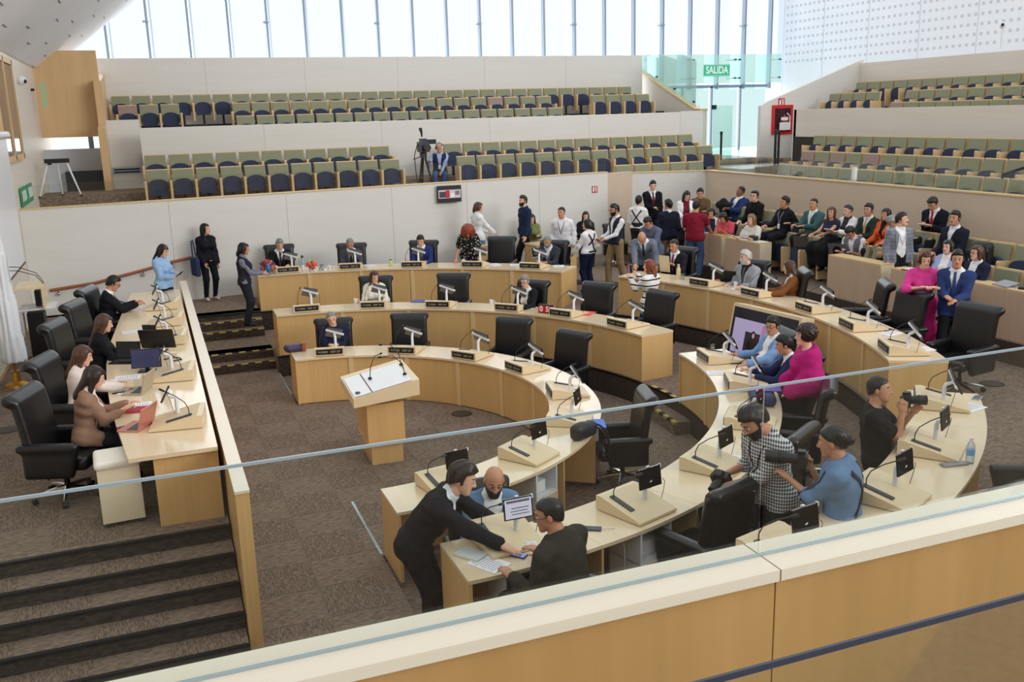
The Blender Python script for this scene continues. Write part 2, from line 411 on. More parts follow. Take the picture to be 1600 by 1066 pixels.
# back wall of the hall = front of the back gallery
def slab(p, q, z0, z1, th, mb, m=0):
    p, q = Vector(p), Vector(q); n = (q-p).normalized(); n = Vector((-n.y, n.x))*th
    return mb.prism([(p.x, p.y), (q.x, q.y), (q.x+n.x, q.y+n.y), (p.x+n.x, p.y+n.y)], z0, z1, m)
WT = 2.885
bw = struct('wall_back', slab((-2.4, wall_y(-2.4)), (11.5, wall_y(11.5)), 0, WT, .15, MB()), PALE)
pts = [-2.4, .4, 2.9, 5.4, 7.35, 9.4, 11.5]
for a, b in zip(pts, pts[1:]):
    obj('panel', slab((a+.004, wall_y(a)-.012), (b-.004, wall_y(b)-.012), BACK-.1, WT-.02, .02, MB()), PALE, bw)
obj('cap', slab((-2.4, wall_y(-2.4)-.02), (11.5, wall_y(11.5)-.02), WT, WT+.025, .2, MB()), MAPLE_EDGE, bw)
bj = struct('wall_back_jog', slab((11.5, wall_y(11.5)), (12.35, 23.1), 0, WT-.02, .15, MB()), PALE_DIM)
b2 = struct('wall_back_corner', slab((12.35, 23.1), (14.3, 22.32), 0, 2.82, .15, MB()), PALE)
obj('cap', slab((12.3, 23.1), (14.3, 22.3), 2.82, 2.845, .2, MB()), MAPLE_EDGE, b2)
wr = struct('wall_right', MB().box(14.2, 14.35, 2.4, 22.36, 0, 2.83), PALE_DIM)
obj('cap', MB().box(14.18, 14.4, 2.4, 22.36, 2.83, 2.855), MAPLE_EDGE, wr)
# left wall
wl = struct('wall_left', MB().box(-2.6, -2.4, 4, 34, 0, 6.1), PALE_Y)
obj('baseboard', MB().box(-2.4, -2.385, 8.9, 21, DAIS, DAIS+.08), MAPLE_EDGE, wl)
# near parapet (front of the gallery the camera stands in)
wn = struct('wall_near', MB().box(-6, 16, 2.36, 2.5, -.1, 3.0), PLY)
for i, a in enumerate((-6, -3.1, -.66, 1.78, 4.22, 6.66, 9.1)):
    obj('panel', MB().box(a+.003, a+2.437, 2.335, 2.36, 1.9, 2.985), PLY, wn)
cp = obj('cap', MB().box(-6, 16, 2.31, 2.515, 3.0, 3.04), CAP, wn)
for a in (-.66, 1.78, 4.22): obj('cap_joint', MB().box(a-.002, a+.002, 2.309, 2.516, 3.001, 3.0405), mat('joint_dark', (120, 100, 80), .8), wn)
struct('floor_near_gallery', MB().box(-6, 16, -3, 2.36, 1.9, 2.1), CARP_X)
gn = thing('glass_balustrade', 'clear glass balustrade standing on the cap of the near wood parapet', 'balustrade', (0, 2.42, 3.04))
obj('shoe', MB().box(-6, 16, -.005, .006, 0, .008), EDGE_GLASS, gn)
for a in (-6, -3.1, -.66, 1.78, 4.22, 6.66): obj('pane', MB().box(a+.004, a+(2.9 if a < -5 else 2.43), -.004, .004, .005, .585), GLASS, gn)
obj('top_edge', MB().box(-6, 9, -.0035, .0035, .585, .593), EDGE_GLASS, gn)
g2 = thing('glass_guard', 'lower glass guard with a dark top rail before the near parapet', 'balustrade', (0, 1.2, 2.1))
for a in (-2.2, .2, 2.6): obj('pane', MB().box(a+.004, a+2.39, -.004, .004, 0, 1.46), GLASS, g2)
obj('top_rail', MB().box(-2.2, 5, -.003, .003, 1.46, 1.472), mat('rail_grey', (70, 76, 92), .35, .5), g2)

# ------------------------------------------------------------------ the back gallery
struct('floor_gallery_1', MB().prism([(12.4, 23.35), (14.1, 22.6), (17.6, 23.0), (17.6, 24.15), (12.4, 24.15)], 2.0, 2.13).box(-2.4, 22, 24.15, 25.15, 2.0, 2.52).box(-2.4, 22, 25.15, 27.0, 2.0, 2.84).prism([(-2.4, wall_y(-2.4)+.1), (11.4, wall_y(11.4)+.1), (11.4, 24.2), (-2.4, 24.2)], 2.0, 2.4).box(15.5, 24.6, 25.2, 33.6, 2.0, 2.7), CARP_X)
struct('floor_gallery_2', MB().box(.02, 15.8, 26.55, 29.3, 2.8, 3.75).box(-.78, 17.5, 28.05, 29.3, 2.8, 3.75).box(-.9, 17.5, 29.3, 30.35, 2.8, 4.13).box(-.9, 17.5, 30.35, 31.8, 2.8, 4.42), RISER)
w2 = struct('wall_gallery_middle', MB().box(0, 15.85, 26.5, 26.65, 2.6, 4.38), PALE)
for a, b in ((0, 3.1), (3.1, 6.3), (6.3, 9.5), (9.5, 12.7), (12.7, 15.85)): obj('panel', MB().box(a+.003, b-.003, 26.488, 26.5, 2.7, 4.36), PALE, w2)
struct('wall_gallery_middle_left', MB().box(-.8, .02, 27.7, 28.04, 2.4, 4.6), PALE)
w3 = struct('wall_gallery_top', MB().box(-.95, 17.3, 31.6, 31.8, 4.2, 6.40), PALE)
for a in (-.95, 2.09, 5.13, 8.17, 11.21, 14.25): obj('panel', MB().box(a+.003, a+3.036, 31.588, 31.6, 4.3, 6.39), PALE, w3)
struct('wall_gallery_end_left', MB().side([(26.6, 2.7), (31.7, 2.7), (31.7, 6.0), (29.5, 5.75), (27.6, 5.6), (27.6, 4.5), (26.6, 4.4)], -.98, -.80), HONEY)
struct('wall_gallery_end_right', MB().side([(27.95, 2.6), (32.3, 2.6), (32.3, 5.86), (28.4, 4.42), (27.95, 4.40)], 17.55, 17.75), PALE_Y)
struct('trim_2', MB().side([(27.93, 4.40), (28.4, 4.42), (32.35, 5.86), (32.35, 5.92), (28.4, 4.48), (27.93, 4.46)], 17.52, 17.78), MAPLE_EDGE)
struct('wall_vestibule_left', MB().box(16.7, 17.56, 27.9, 28.0, 2.6, 4.4), PALE)
# honey wood wall at the far left with a strip window below it
struct('wall_far_left', MB().box(-2.4, -.85, 28.2, 28.35, 4.19, 6.4), HONEY)
struct('wall_far_left_low', MB().box(-2.4, -.8, 28.2, 28.35, 2.2, 3.88), mat('grey_wall', (196, 200, 206), .6))
struct('window_1', MB().box(-2.4, -.85, 28.25, 28.27, 3.88, 4.19), GLASSW)
struct('trim_3', MB().box(-1.3, -1.18, 28.2, 28.3, 3.88, 4.19), BLUEGREY)
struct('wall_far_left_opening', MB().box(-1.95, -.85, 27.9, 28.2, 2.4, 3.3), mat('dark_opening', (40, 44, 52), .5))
# sloping acoustic ceiling over the left wall
sc = struct('ceiling', MB().add([(-2.32, 14, 5.98), (1.0, 14, 8.55), (1.0, 31.3, 8.55), (-2.32, 31.3, 5.98), (-2.32, 14, 6.12), (1.0, 14, 8.7), (1.0, 31.3, 8.7), (-2.32, 31.3, 6.12)],
     [(0, 1, 2, 3), (4, 7, 6, 5), (0, 4, 5, 1), (1, 5, 6, 2), (2, 6, 7, 3), (3, 7, 4, 0)]), mat('acoustic_plaster', (244, 244, 246), .8, noise=((1, 1, 1), .02)))
slot = mat('slot_grey', (120, 122, 126), .8)
for yy in range(15, 31, 2):
    for k in range(5):
        x = -2.0+k*.62+.2*(yy % 4 == 1); z = 5.98+(x+2.32)*.774
        obj('slot', MB().cbox((x, yy+.4, z-.004), (.02, .5, .012), 0, Matrix.Rotation(-.659, 3, 'Y')), slot, sc)
# tall windows behind the gallery
PITCHX = 1.245; YW = 33.6
for i in range(23):
    x = -1.9+i*PITCHX
    if x > 26.2: break
    pn = struct('window_%d' % (i+2), MB().box(x+.03, x+PITCHX-.03, YW+.02, YW+.035, (5.2 if x > 17 else 5.9), 9.4), GLASSW)
    obj('mullion', MB().box(x-.035, x+.035, YW-.08, YW+.16, 5.2, 9.4), BLUEGREY, pn)
    obj('fin', MB().box(x+.10, x+.16, YW+.3, YW+1.1, 5.2, 9.4), mat('fin_glass', (206, 220, 238), .4), pn)
    if i % 3 == 2: obj('bracket', MB().box(x-.12, x+.05, YW-.1, YW+.2, 7.6, 7.66), BLUEGREY, pn)
struct('trim_4', MB().box(-2.2, 25.6, YW-.1, YW+.2, 9.4, 9.55), BLUEGREY)
# glazed way out
for i, x in enumerate((18.9, 20.15, 21.5, 22.85)):
    d = struct('door_%d' % (i+1), MB().box(x+.05, x+1.25, YW, YW+.02, 2.78, 5.25), glassy('door_glass', (.86, .97, .96), .05, .12))
    obj('door_frame', MB().box(x, x+.06, YW-.04, YW+.06, 2.75, 5.3).box(x, x+1.3, YW-.04, YW+.06, 5.25, 5.36), BLUEGREY, d)
    if i == 1: obj('door_handle', MB().tube([(x+.62, YW-.08, 3.2), (x+.62, YW-.08, 4.65)], .018).tube([(x+.76, YW-.08, 3.2), (x+.76, YW-.08, 4.65)], .018).tube([(x+.62, YW-.08, 3.5), (x+.76, YW-.08, 3.5)], .01).tube([(x+.62, YW-.08, 4.4), (x+.76, YW-.08, 4.4)], .01), CHROME, d)
    if i == 0: obj('door_handle', MB().tube([(x+1.1, YW-.08, 3.2), (x+1.1, YW-.08, 4.65)], .018), CHROME, d)
struct('floor_threshold', MB().box(17.6, 25, 26.2, 36.6, 2.4, 2.78).box(15.9, 18.4, 23.2, 27.8, 2.4, 2.76), mat('pale_stone', (206, 206, 202), .3))
gs = thing('glass_screen', 'frosted turquoise glass screen over the glazed exit doors', 'glass screen', (0, 33.0, 0))
for a, b in ((18.1, 20.2), (20.2, 22.3), (22.3, 24.4)):
    obj('pane', MB().box(a+.01, b-.01, -.006, .006, 5.42, 6.5), FROST, gs)
for x in (18.2, 20.1, 20.3, 22.2, 22.4, 24.3):
    for z in (5.6, 6.3): obj('clamp', MB().cbox((x, -.02, z), (.09, .05, .05)).box(x-.012, x+.012, 0, .6, z-.012, z+.012), DARKM, gs)
gr = thing('glass_screen', 'sloping glass panes on the stair wall left of the exit', 'glass screen', (17.65, 0, 0))
for k in range(3):
    y0 = 28.5+k*1.27; z0 = 4.48+(y0-28.4)*.3646; z1 = 4.48+(y0+1.25-28.4)*.3646
    obj('pane', MB().side([(y0, z0), (y0+1.25, z1), (y0+1.25, 6.42), (y0, 6.0+k*.14)], -.006, .006), FROST, gr)
    obj('clamp', MB().cbox((-.02, y0+.1, z0+.18), (.05, .09, .05)), DARKM, gr)
sg = thing('exit_sign', 'green sign reading SALIDA on the frosted glass over the doors', 'sign', (21.35, 32.979, 5.9))
obj('plate', MB().cbox((0, 0, 0), (1.17, .03, .44)), mat('sign_green', (38, 176, 128), .5, emit=.25), sg)
def text(body, size, loc, rot, material, parent, ext=.003, name='lettering', align='CENTER'):
    cu = bpy.data.curves.new(name, 'FONT'); cu.body = body; cu.size = size; cu.extrude = ext; cu.offset = size*.022; cu.align_x = align; cu.align_y = 'CENTER'
    t = bpy.data.objects.new('_t', cu); C.objects.link(t); dg = bpy.context.evaluated_depsgraph_get()
    me = bpy.data.meshes.new_from_object(t.evaluated_get(dg)); bpy.data.objects.remove(t)
    me.materials.clear(); me.materials.append(material); o = link(name, me, parent, loc); o.rotation_euler = rot; return o
LET = mat('sign_white', (246, 250, 248), .5)
tx = text('SALIDA', .36, (0, -.02, 0), (math.pi/2, 0, 0), LET, sg, .004); tx.scale = (.86, 1.05, 1)
obj('border', MB().box(-.56, .56, -.018, -.014, .19, .2).box(-.56, .56, -.018, -.014, -.2, -.19), LET, sg)

# ------------------------------------------------------------------ the right gallery
struct('floor_gallery_right', MB().box(14.35, 15.15, 3, 22.3, 2.0, 2.19).box(15.15, 16.15, 3, 23, 2.0, 2.47).box(16.15, 18, 3, 22.9, 2.0, 2.82).box(17.45, 20.0, 3, 22.9, 2.8, 3.62).box(19.9, 21.05, 3, 26, 2.8, 3.94).box(21.05, 22.4, 3, 26, 2.8, 4.28), RISER)
struct('wall_gallery_right_middle', MB().box(17.5, 17.65, 3, 23.0, 2.5, 4.37).box(17.5, 19.9, 22.9, 23.05, 2.5, 4.37), PALE_Y)
struct('wall_gallery_right_top', MB().box(22.3, 22.5, 3, 26.0, 4.2, 5.77), PALE_Y)
struct('wall_gallery_right_end', MB().add([(18.5, 26, 2.3), (22.45, 26, 2.3), (22.45, 26, 5.9), (18.75, 26, 4.62), (18.5, 26, 4.5)]+[(18.5, 26.15, 2.3), (22.45, 26.15, 2.3), (22.45, 26.15, 5.9), (18.75, 26.15, 4.62), (18.5, 26.15, 4.5)],
     [(0, 1, 2, 3, 4), (9, 8, 7, 6, 5), (0, 5, 6, 1), (1, 6, 7, 2), (2, 7, 8, 3), (3, 8, 9, 4), (4, 9, 5, 0)]), PALE)
pw = struct('wall_perforated', MB().box(24.75, 24.9, 8, 33.8, 3, 10), mat('white_plaster', (240, 241, 246), .7))
hole = mat('hole_shadow', (204, 208, 218), .9)
for k in range(5): obj('panel_joint', MB().box(24.742, 24.752, 33.4-k*2.44-.008, 33.4-k*2.44+.008, 5, 10), hole, pw)
hm = MB()
for i in range(54):
    for j in range(13):
        y = 33.2-i*.27; z = 6.2+j*.30; hm.box(24.738, 24.75, y-.045, y+.045, z-.045, z+.045)
hs = obj('perforations', hm, hole, pw); hs['kind'] = 'stuff'
gq = thing('glass_screen', 'clear glass pane standing beside the fire extinguisher wall', 'glass screen', (18.1, 27.5, 2.8))
obj('pane', MB().box(-.4, .35, 0, .012, -.2, 1.75), FROST, gq); obj('clamp', MB().cbox((-.38, -.02, 1.7), (.14, .08, .14)), DARKM, gq)
cl = area('cove_light', (24.2, 19, 5.75), (24.75, 19, 7.0), .15, 16, 60, (1, .85, .7))
cs = thing('wall_vent', 'slim grey air vent in the pale wall beside the back gallery seats', 'vent', (-.42, 27.69, 3.28))
obj('frame', MB().box(-.36, .36, -.012, 0, -.09, .09), EDGE_GLASS, cs); obj('grille', MB().box(-.32, .32, -.016, -.012, -.06, -.02).box(-.32, .32, -.016, -.012, .01, .05), DARKM, cs)
# ------------------------------------------------------------------ desks of the horseshoe
def P(c, r, a, z=0): return Vector((c[0]+r*math.cos(math.radians(a)), c[1]+r*math.sin(math.radians(a)), z))
TOPM = [TOP, MAPLE_EDGE]
CABW = wood('cabinet_birch', (226, 214, 186), 'z', .03)
def desk(label, c, r0, r1, a0, a1, zf, bays, cabs=(), h=.75, ends=(True, True), group='curved maple desks of the horseshoe'):
    """a curved desk: worktop pieces, front panels between pilasters, end panels, open cabinets on the sitter side"""
    am = math.radians((a0+a1)/2); t = thing('curved_desk', label, 'desk', (c[0], c[1], zf), 0, group)
    o = (0, 0)
    step = (a1-a0)/bays
    for i in range(bays):
        b0, b1 = a0+i*step, a0+(i+1)*step; g = .0012/r0*57.3
        mb = MB().ring(o, r0, r1, b0+(g if i else 0), b1-(g if i < bays-1 else 0), h-.032, h, 10)
        obj('worktop', mb, TOP, t)
        pa = .075/r0*57.3
        obj('front_panel', MB().ring(o, r0+.035, r0+.055, b0+(pa if i else .3), b1, .0, h-.032, 10), MAPLE, t)
        if i: obj('pilaster', MB().ring(o, r0+.018, r0+.055, b0, b0+pa, 0, h-.032, 2), MAPLE_EDGE, t)
        if i: obj('partition', MB().ring(o, r0+.055, r1-.03, b0+pa*.2, b0+pa*.2+.02/r0*57.3, 0, h-.032, 1), MAPLE, t)
    e = .03/r0*57.3
    if ends[0]: obj('end_panel', MB().ring(o, r0+.012, r1-.006, a0, a0+e, 0, h-.032, 1), MAPLE, t)
    if ends[1]: obj('end_panel', MB().ring(o, r0+.012, r1-.006, a1-e, a1, 0, h-.032, 1), MAPLE, t)
    for a in cabs:
        wd = .40/r1*57.3
        cb = obj('cabinet', MB().ring(o, r1-.42, r1-.40, a, a+wd, .04, h-.04, 3).ring(o, r1-.42, r1-.03, a, a+wd*.06, .04, h-.04, 1).ring(o, r1-.42, r1-.03, a+wd*.94, a+wd, .04, h-.04, 1)
                 .ring(o, r1-.42, r1-.03, a, a+wd, h-.06, h-.04, 2).ring(o, r1-.42, r1-.03, a, a+wd, .04, .06, 2).ring(o, r1-.42, r1-.035, a, a+wd, .40, .42, 2), WHITE, t)
        obj('door', MB().ring(o, r1-.035, r1-.022, a+.05, a+wd-.05, .05, .40, 3), CABW, cb)
        q = P((0, 0), r1-.014, a+wd*.85, .3); obj('knob', MB().ball(q, .022, 8, 5), BLACK, cb)
        q = P((0, 0), r1-.2, a+wd*.5, .49); obj('tissue_box', MB().cbox(q, (.16, .16, .13), 0, Matrix.Rotation(math.radians(a), 3, 'Z')), PAPER, cb)
    return t
desk('innermost curved maple desk around the lectern', C1, 2.93, 3.6, -89.5, 89.5, 0, 10, (-62, -30))
desk('middle-ring maple desk section running from the dais side to the aisle steps', C1, 5.13, 5.76, 8.2, 89.5, T2, 6, ())
desk('middle-ring maple desk section between the aisle and the near parapet', C1, 5.04, 5.76, -89.5, -5.6, T2, 7, (-86.5, -73, -60))
desk('outer-ring maple desk section under the back wall with toy figures on it', C3, 7.43, 8.15, 39.5, 89.5, T3, 6, ())
desk('outer-ring maple desk section on the right with a screen cabinet before it', C3, 7.43, 8.15, -28.5, 29.5, T3, 7, ())
desk('outer-ring maple desk section nearest the parapet, with a water bottle', C3, 7.43, 8.15, -82, -38.5, T3, 5, ())

# ------------------------------------------------------------------ desk consoles: sloping box, nameplate, microphone, screen on an arm
PLATE = mat('nameplate_black', (34, 32, 32), .35); PLATEW = mat('nameplate_print', (150, 144, 134), .6); ARMW = mat('arm_white', (226, 228, 232), .3)
def con_meshes():
    d = {}
    d['wedge'] = MB().side([(-.27, .008), (.25, .008), (.25, .135), (.20, .14), (-.27, .03)], -.24, .24).mesh('wedge', BIRCH)
    d['nameplate'] = MB().cbox((0, .256, .075), (.42, .012, .085), 0).mesh('nameplate', PLATE)
    mb = MB()
    for x, ww in ((-.15, .05), (-.06, .09), (.08, .11), (.165, .04)): mb.cbox((-x, .2635, .082), (ww, .002, .012)).cbox((-x*.9, .2635, .064), (ww*.8, .002, .009))
    d['nameplate_print'] = mb.mesh('nameplate_print', PLATEW)
    T = Matrix.Rotation(.235, 3, 'X')
    d['mic_base'] = MB().cbox((-.15, .02, .098), (.05, .26, .022), 0, T).mesh('microphone_base', mat('mic_base_grey', (58, 58, 60), .5))
    mic = [(-.15, .12, .12), (-.15, .12, .19), (-.145, .09, .26), (-.12, .0, .33), (-.09, -.10, .38)]
    d['microphone'] = MB().tube(mic, [.005]*4+[.005], 6).tube([(-.09, -.10, .38), (-.075, -.15, .405)], [.011, .012], 8).mesh('microphone', BLACK, 40)
    d['arm'] = MB().tube([(.10, -.02, .07), (.10, -.02, .23), (.10, -.03, .26), (.085, -.10, .285)], [.023, .021, .02, .017], 10).mesh('arm', ARMW, 50)
    R = Matrix.Rotation(-.50, 3, 'X') @ Matrix.Rotation(.30, 3, 'Y')
    sc = MB().cbox((0, 0, 0), (.26, .018, .19)).cbox((0, .0105, 0), (.25, .004, .18), 1); sc.rot(R, (.085, -.125, .30)); d['tablet'] = sc.mesh('tablet', [SCREEN, mat('tablet_back', (104, 104, 108), .4)])
    b = MB().cbox((0, .02, .03), (.31, .022, .030)); b.rot(Matrix.Rotation(-.50, 3, 'X') @ Matrix.Rotation(.42, 3, 'Y'), (.085, -.125, .30)); d['bracket'] = b.mesh('bracket', ARMW)
    cb = MB().tube([(.21, -.13, .28), (.25, -.12, .24), (.26, -.10, .15), (.25, -.08, .05)], .003, 5); d['cable'] = cb.mesh('cable', BLACK, True)
    # nearer rows: screen upright on its post, facing the sitter
    R2 = Matrix.Rotation(-.12, 3, 'X') @ Matrix.Rotation(-.12, 3, 'Z')
    u = MB().cbox((0, 0, 0), (.25, .016, .18)); u.rot(R2, (.085, -.09, .31)); d['tablet_up'] = u.mesh('tablet', SCREEN)
    b = MB().cbox((0, .014, 0), (.03, .02, .2)).cbox((.128, .004, .08), (.012, .026, .03)); b.rot(R2, (.085, -.09, .31)); d['bracket_up'] = b.mesh('bracket', ARMW)
    return d
CM = con_meshes(); CMF = {}
for k_, me_ in CM.items():                      # the far rows have the microphone on the other side
    m2_ = me_.copy(); m2_.transform(Matrix.Scale(-1, 4, (1, 0, 0))); m2_.flip_normals(); CMF[k_] = m2_
def console(c, a, r0, z, label, up=False, group='desk consoles of the horseshoe', turn=0, plate=True, bright=False):
    """r0: front edge of the worktop; local +y points inwards (towards the floor of the house)"""
    p = P(c, r0+.30, a); t = thing('desk_console', label, 'desk console', (p.x, p.y, z), math.radians(a+90+turn), group)
    CM = globals()['CM'] if up else CMF
    for k in ('wedge', 'mic_base', 'microphone', 'arm')+(('nameplate',) if plate else ()):
        o = link({'mic_base': 'microphone_base'}.get(k, k), CM[k], t)
        if k == 'nameplate': link('nameplate_print', CM['nameplate_print'], o)
    s = '_up' if up else ''
    link('tablet', CM['tablet'+s], t); link('bracket', CM['bracket'+s], t); link('cable', CM['cable'], t)
    return t
Z1, Z2, Z3 = .75, T2+.75, T3+.75
for a, who, up in ((78.8, 'before the man in a navy sweater', 0), (56.2, 'at the first empty chair behind the lectern, inner desk', 0), (34.7, 'third along the inner desk counted from the dais end', 0), (13.1, 'fourth along the inner desk from the dais end', 0),
               (-12.5, 'where the inner desk turns back', 0), (-33.5, 'on the inner desk beside the black handbag', 1), (-56.7, 'on the near inner desk, between handbag and bald man', 1), (-78, 'at the near end of the inner desk behind two leaning men', 1)):
    console(C1, a, 2.93, Z1, 'birch console with tablet '+who, up)
for a, who, up in ((83.4, 'at the dais end of the middle desk', 0), (70.2, 'before the woman in a cream jacket', 0), (56.8, 'before the empty chair beside the woman in cream', 0), (42.0, 'before the grey-haired woman in black', 0), (29.7, 'beside the red number counter', 0), (15.7, 'nearest the aisle end of the back middle desk', 0),
               (-11.5, 'before the man in a light blue suit', 0), (-25.5, 'before the magenta top', 0), (-41.3, 'hidden partly by the checked-shirt photographer', 1), (-56.5, 'on the middle desk left of the checked-shirt photographer', 1), (-70.4, 'on the near middle desk, red pen beside it', 1), (-84, 'between the bald man and the dark jacket, screen lit', 1)):
    t = console(C1, a, 5.13 if a > -80 else 4.95, Z2, 'birch console with tablet '+who, up)
for c_ in [o for o in C.objects if o.parent == t and o.name.startswith('tablet')]:
    mb = MB().box(-.115, .115, -.010, -.0085, -.08, .08); mb.rot(Matrix.Rotation(-.12, 3, 'X') @ Matrix.Rotation(-.12, 3, 'Z'), (.085, -.09, .31)); sc_ = obj('lit_page', mb, mat('lit_page', (196, 196, 214), .3, emit=.35), c_)
    mb = MB()
    for z0, z1, x0, x1 in ((.05, .07, -.1, .1), (.0, .008, -.06, .09), (-.025, -.018, -.07, .08), (-.05, -.043, -.06, .09)): mb.box(x0, x1, -.0112, -.010, z0, z1)
    mb.rot(Matrix.Rotation(-.12, 3, 'X') @ Matrix.Rotation(-.12, 3, 'Z'), (.085, -.09, .31)); obj('page_lines', mb, mat('page_ink', (110, 104, 130), .5), sc_)
K3 = lambda a: a
for q, who, up in (((2.57, 19.8), 'between the toy figures at the outer desk', 0), ((3.91, 19.98), 'before the man in a grey suit, outer desk', 0), ((5.14, 19.45), 'before the man in a bright blue suit, outer desk', 0), ((6.27, 18.76), 'before the red-haired woman, outer desk', 0), ((7.35, 18.02), 'before the grey-bearded man, outer desk', 0),
               ((9.07, 14.5), 'beside the tall bottle on the outer right desk', 0), ((9.39, 13.28), 'before the white-haired man in grey', 0), ((9.3, 11.86), 'before the woman in a brown blazer', 0), ((9.09, 10.63), 'on the outer right desk with a black phone beside it', 0), ((8.65, 9.37), 'at the near end of the outer right desk', 0),
               ((7.5, 7.45), 'at the aisle end of the near outer desk, beside a phone', 0), ((6.55, 6.25), 'on the near outer desk beside the water bottle', 1), ((5.42, 5.52), 'on the near outer desk with a silver remote beside it', 1), ((3.95, 5.14), 'half hidden by the parapet cap on the near outer desk', 1)):
    a = math.degrees(math.atan2(q[1]-C3[1], q[0]-C3[0])); console(C3, a, 7.43, Z3, 'birch console with tablet '+who, up)

# ------------------------------------------------------------------ leather chairs
def chair_meshes():
    d = {}
    def back(Pt):   # local: sitter faces +y; back leans to -y and rolls over at the top
        z = Pt[:, 2]; q = Pt.copy(); q[:, 1] += .09*np.clip((z-.5)/.65, 0, 1.2)**1.3+.19
        b = rbox(q, (0, 0, .80), (.315-.0, .055, .36), .05)
        b = np.maximum(b, -z+.42)
        roll = capsule(Pt, (-.285, -.335, 1.135), (.285, -.335, 1.135), .062, .062)
        return smin(b, roll, .05)
    d['backrest'] = nets(back, (-.4, -.45, .38), (.4, -.05, 1.25), .022)
    d['seat'] = nets(lambda Pt: rbox(Pt, (0, .06, .44), (.265, .29, .075), .06), (-.35, -.3, .3), (.35, .42, .58), .022)
    def arm(Pt):
        a = rbox(Pt, (.305, .02, .47), (.045, .28, .15), .035); pad = rbox(Pt, (.305, .0, .645), (.058, .31, .045), .04)
        # the side panel slopes down towards the front
        return smin(np.maximum(a, (Pt[:, 1]-.30)+(.62-Pt[:, 2])*.25), pad, .03)
    d['armrest'] = nets(arm, (.2, -.4, .25), (.42, .4, .75), .022)
    r = {k: np_mesh(k, v[0], v[1], LEATHER) for k, v in d.items()}
    v, q = d['armrest']; v2 = v.copy(); v2[:, 0] *= -1; r['armrest_l'] = np_mesh('armrest', v2, q[:, ::-1], LEATHER)
    r['column'] = MB().lathe([(.03, .07), (.03, .2), (.022, .2), (.022, .34), (.09, .345), (.11, .37)], (0, 0, 0), 10).mesh('gas_column', DARKM, 40)
    r['lever'] = MB().tube([(0, -.02, .34), (.30, -.02, .33), (.34, -.02, .33)], [.008, .008, .014], 6).mesh('lever', BLACK)
    r['leg'] = MB().tube([(0, 0, .12), (.17, 0, .105), (.32, 0, .075)], [.03, .024, .016], 6).mesh('leg', CHROME, 50)
    r['caster'] = MB().tube([(.325, -.028, .03), (.325, .028, .03)], .03, 10).mesh('caster', BLACK, 40)
    return r
CH = chair_meshes()
def chair(x, y, z, face, label, group='black leather armchairs of the horseshoe', legs=True, skip=()):
    """face: compass direction (degrees in the plan) the sitter looks"""
    t = thing('leather_chair', label, 'chair', (x, y, z), math.radians(face-90), group)
    for k, n in (('backrest', 'backrest'), ('seat', 'seat'), ('armrest', 'armrest'), ('armrest_l', 'armrest'), ('column', 'gas_column')):
        if n not in skip: link(n, CH[k], t)
    if legs:
        link('lever', CH['lever'], t)
        for k in range(5):
            l = link('leg', CH['leg'], t, (0, 0, 0), math.radians(90+72*k)); link('caster', CH['caster'], l)
    return t
L = 'black leather armchair '
def row_chair(c, a, r, z, who, turn=0, **k):
    p = P(c, r, a); return chair(p.x, p.y, z, a+180+turn, L+who, **k)
for x, y, f, who in ((7.2, 19.7, -122, 'standing empty beside the red-haired woman'), (10.35, 11.65, 150, 'empty and turned sideways on the outer right side'), (10.15, 10.75, 178, 'on whose back the woman in pink leans'), (10.1, 9.45, 190, 'empty beside the man in a royal blue suit')):
    chair(x, y, T3, f, L+who)
for x, y, f, who in ((6.95, 5.55, 150, 'with only its arm showing at the frame edge by the bottle'), (6.45, 4.95, 130, 'cut off by the parapet at the frame edge')):
    chair(x, y, T3, f, L+who)
for x, y, f, who in ((5.25, 17.15, -119, 'empty beside the woman in a cream jacket'), (7.15, 14.9, -143, 'empty behind the red number counter'), (7.7, 13.75, -160, 'empty at the aisle end of the middle desk'),
               (6.62, 8.38, 140, 'empty behind the magenta top, its back rolled over'), (5.42, 7.28, 122, 'between the two photographers, seen from behind'), (4.17, 6.46, 108, 'empty and large beside the red pen on the middle desk')):
    chair(x, y, T2, f, L+who)
for x, y, f, who in ((3.98, 15.65, -111, 'empty, beside the man in a navy sweater'), (5.4, 14.5, -133, 'empty, second from the navy sweater'), (5.82, 13.19, -152, 'empty where the inner desk bends'), (5.22, 10.0, 165, 'turned side-on by the taped aisle steps')):
    chair(x, y, PIT, f, L+who)
chair(-.94, 15.40, DAIS, -22, L+'empty, second from the far dais end', 'black leather armchairs on the dais')

# ------------------------------------------------------------------ dais desk, lectern and small furniture
dd = thing('dais_desk', 'long maple desk on the dais with laptops, papers and consoles', 'desk', (0, 0, DAIS))
out = [(-.46, 18.5), (-.56, 17.2), (-.64, 15.72), (-.72, 14.2), (-.73, 13.0), (-.70, 12.0), (-.64, 11.07), (-.55, 10.1), (-.43, 9.03)]
for (xa, ya), (xb, yb), k in zip(out, out[1:], range(9)):
    obj('worktop', MB().prism([(.37, yb+.001), (.37, ya-.001), (xa, ya-.001), (xb, yb+.001)], .71, .75), TOP, dd)
obj('end_panel', MB().box(-.22, .37, 9.10, 9.14, 0, .71), MAPLE, dd); obj('end_panel', MB().box(-.22, .37, 18.42, 18.46, 0, .71), MAPLE, dd)
obj('front_panel', MB().box(.33, .36, 9.14, 18.42, 0, .71), MAPLE, dd)
for y in (11.0, 12.9, 14.8, 16.7): obj('partition', MB().box(-.2, .33, y, y+.03, 0, .71), MAPLE, dd)
pd = thing('mobile_pedestal', 'pale wooden pedestal with a cream cushion top under the dais desk end', 'pedestal', (-.55, 9.42, DAIS), .06)
obj('body', MB().box(-.19, .19, -.14, .28, .05, .60), CABW, pd)
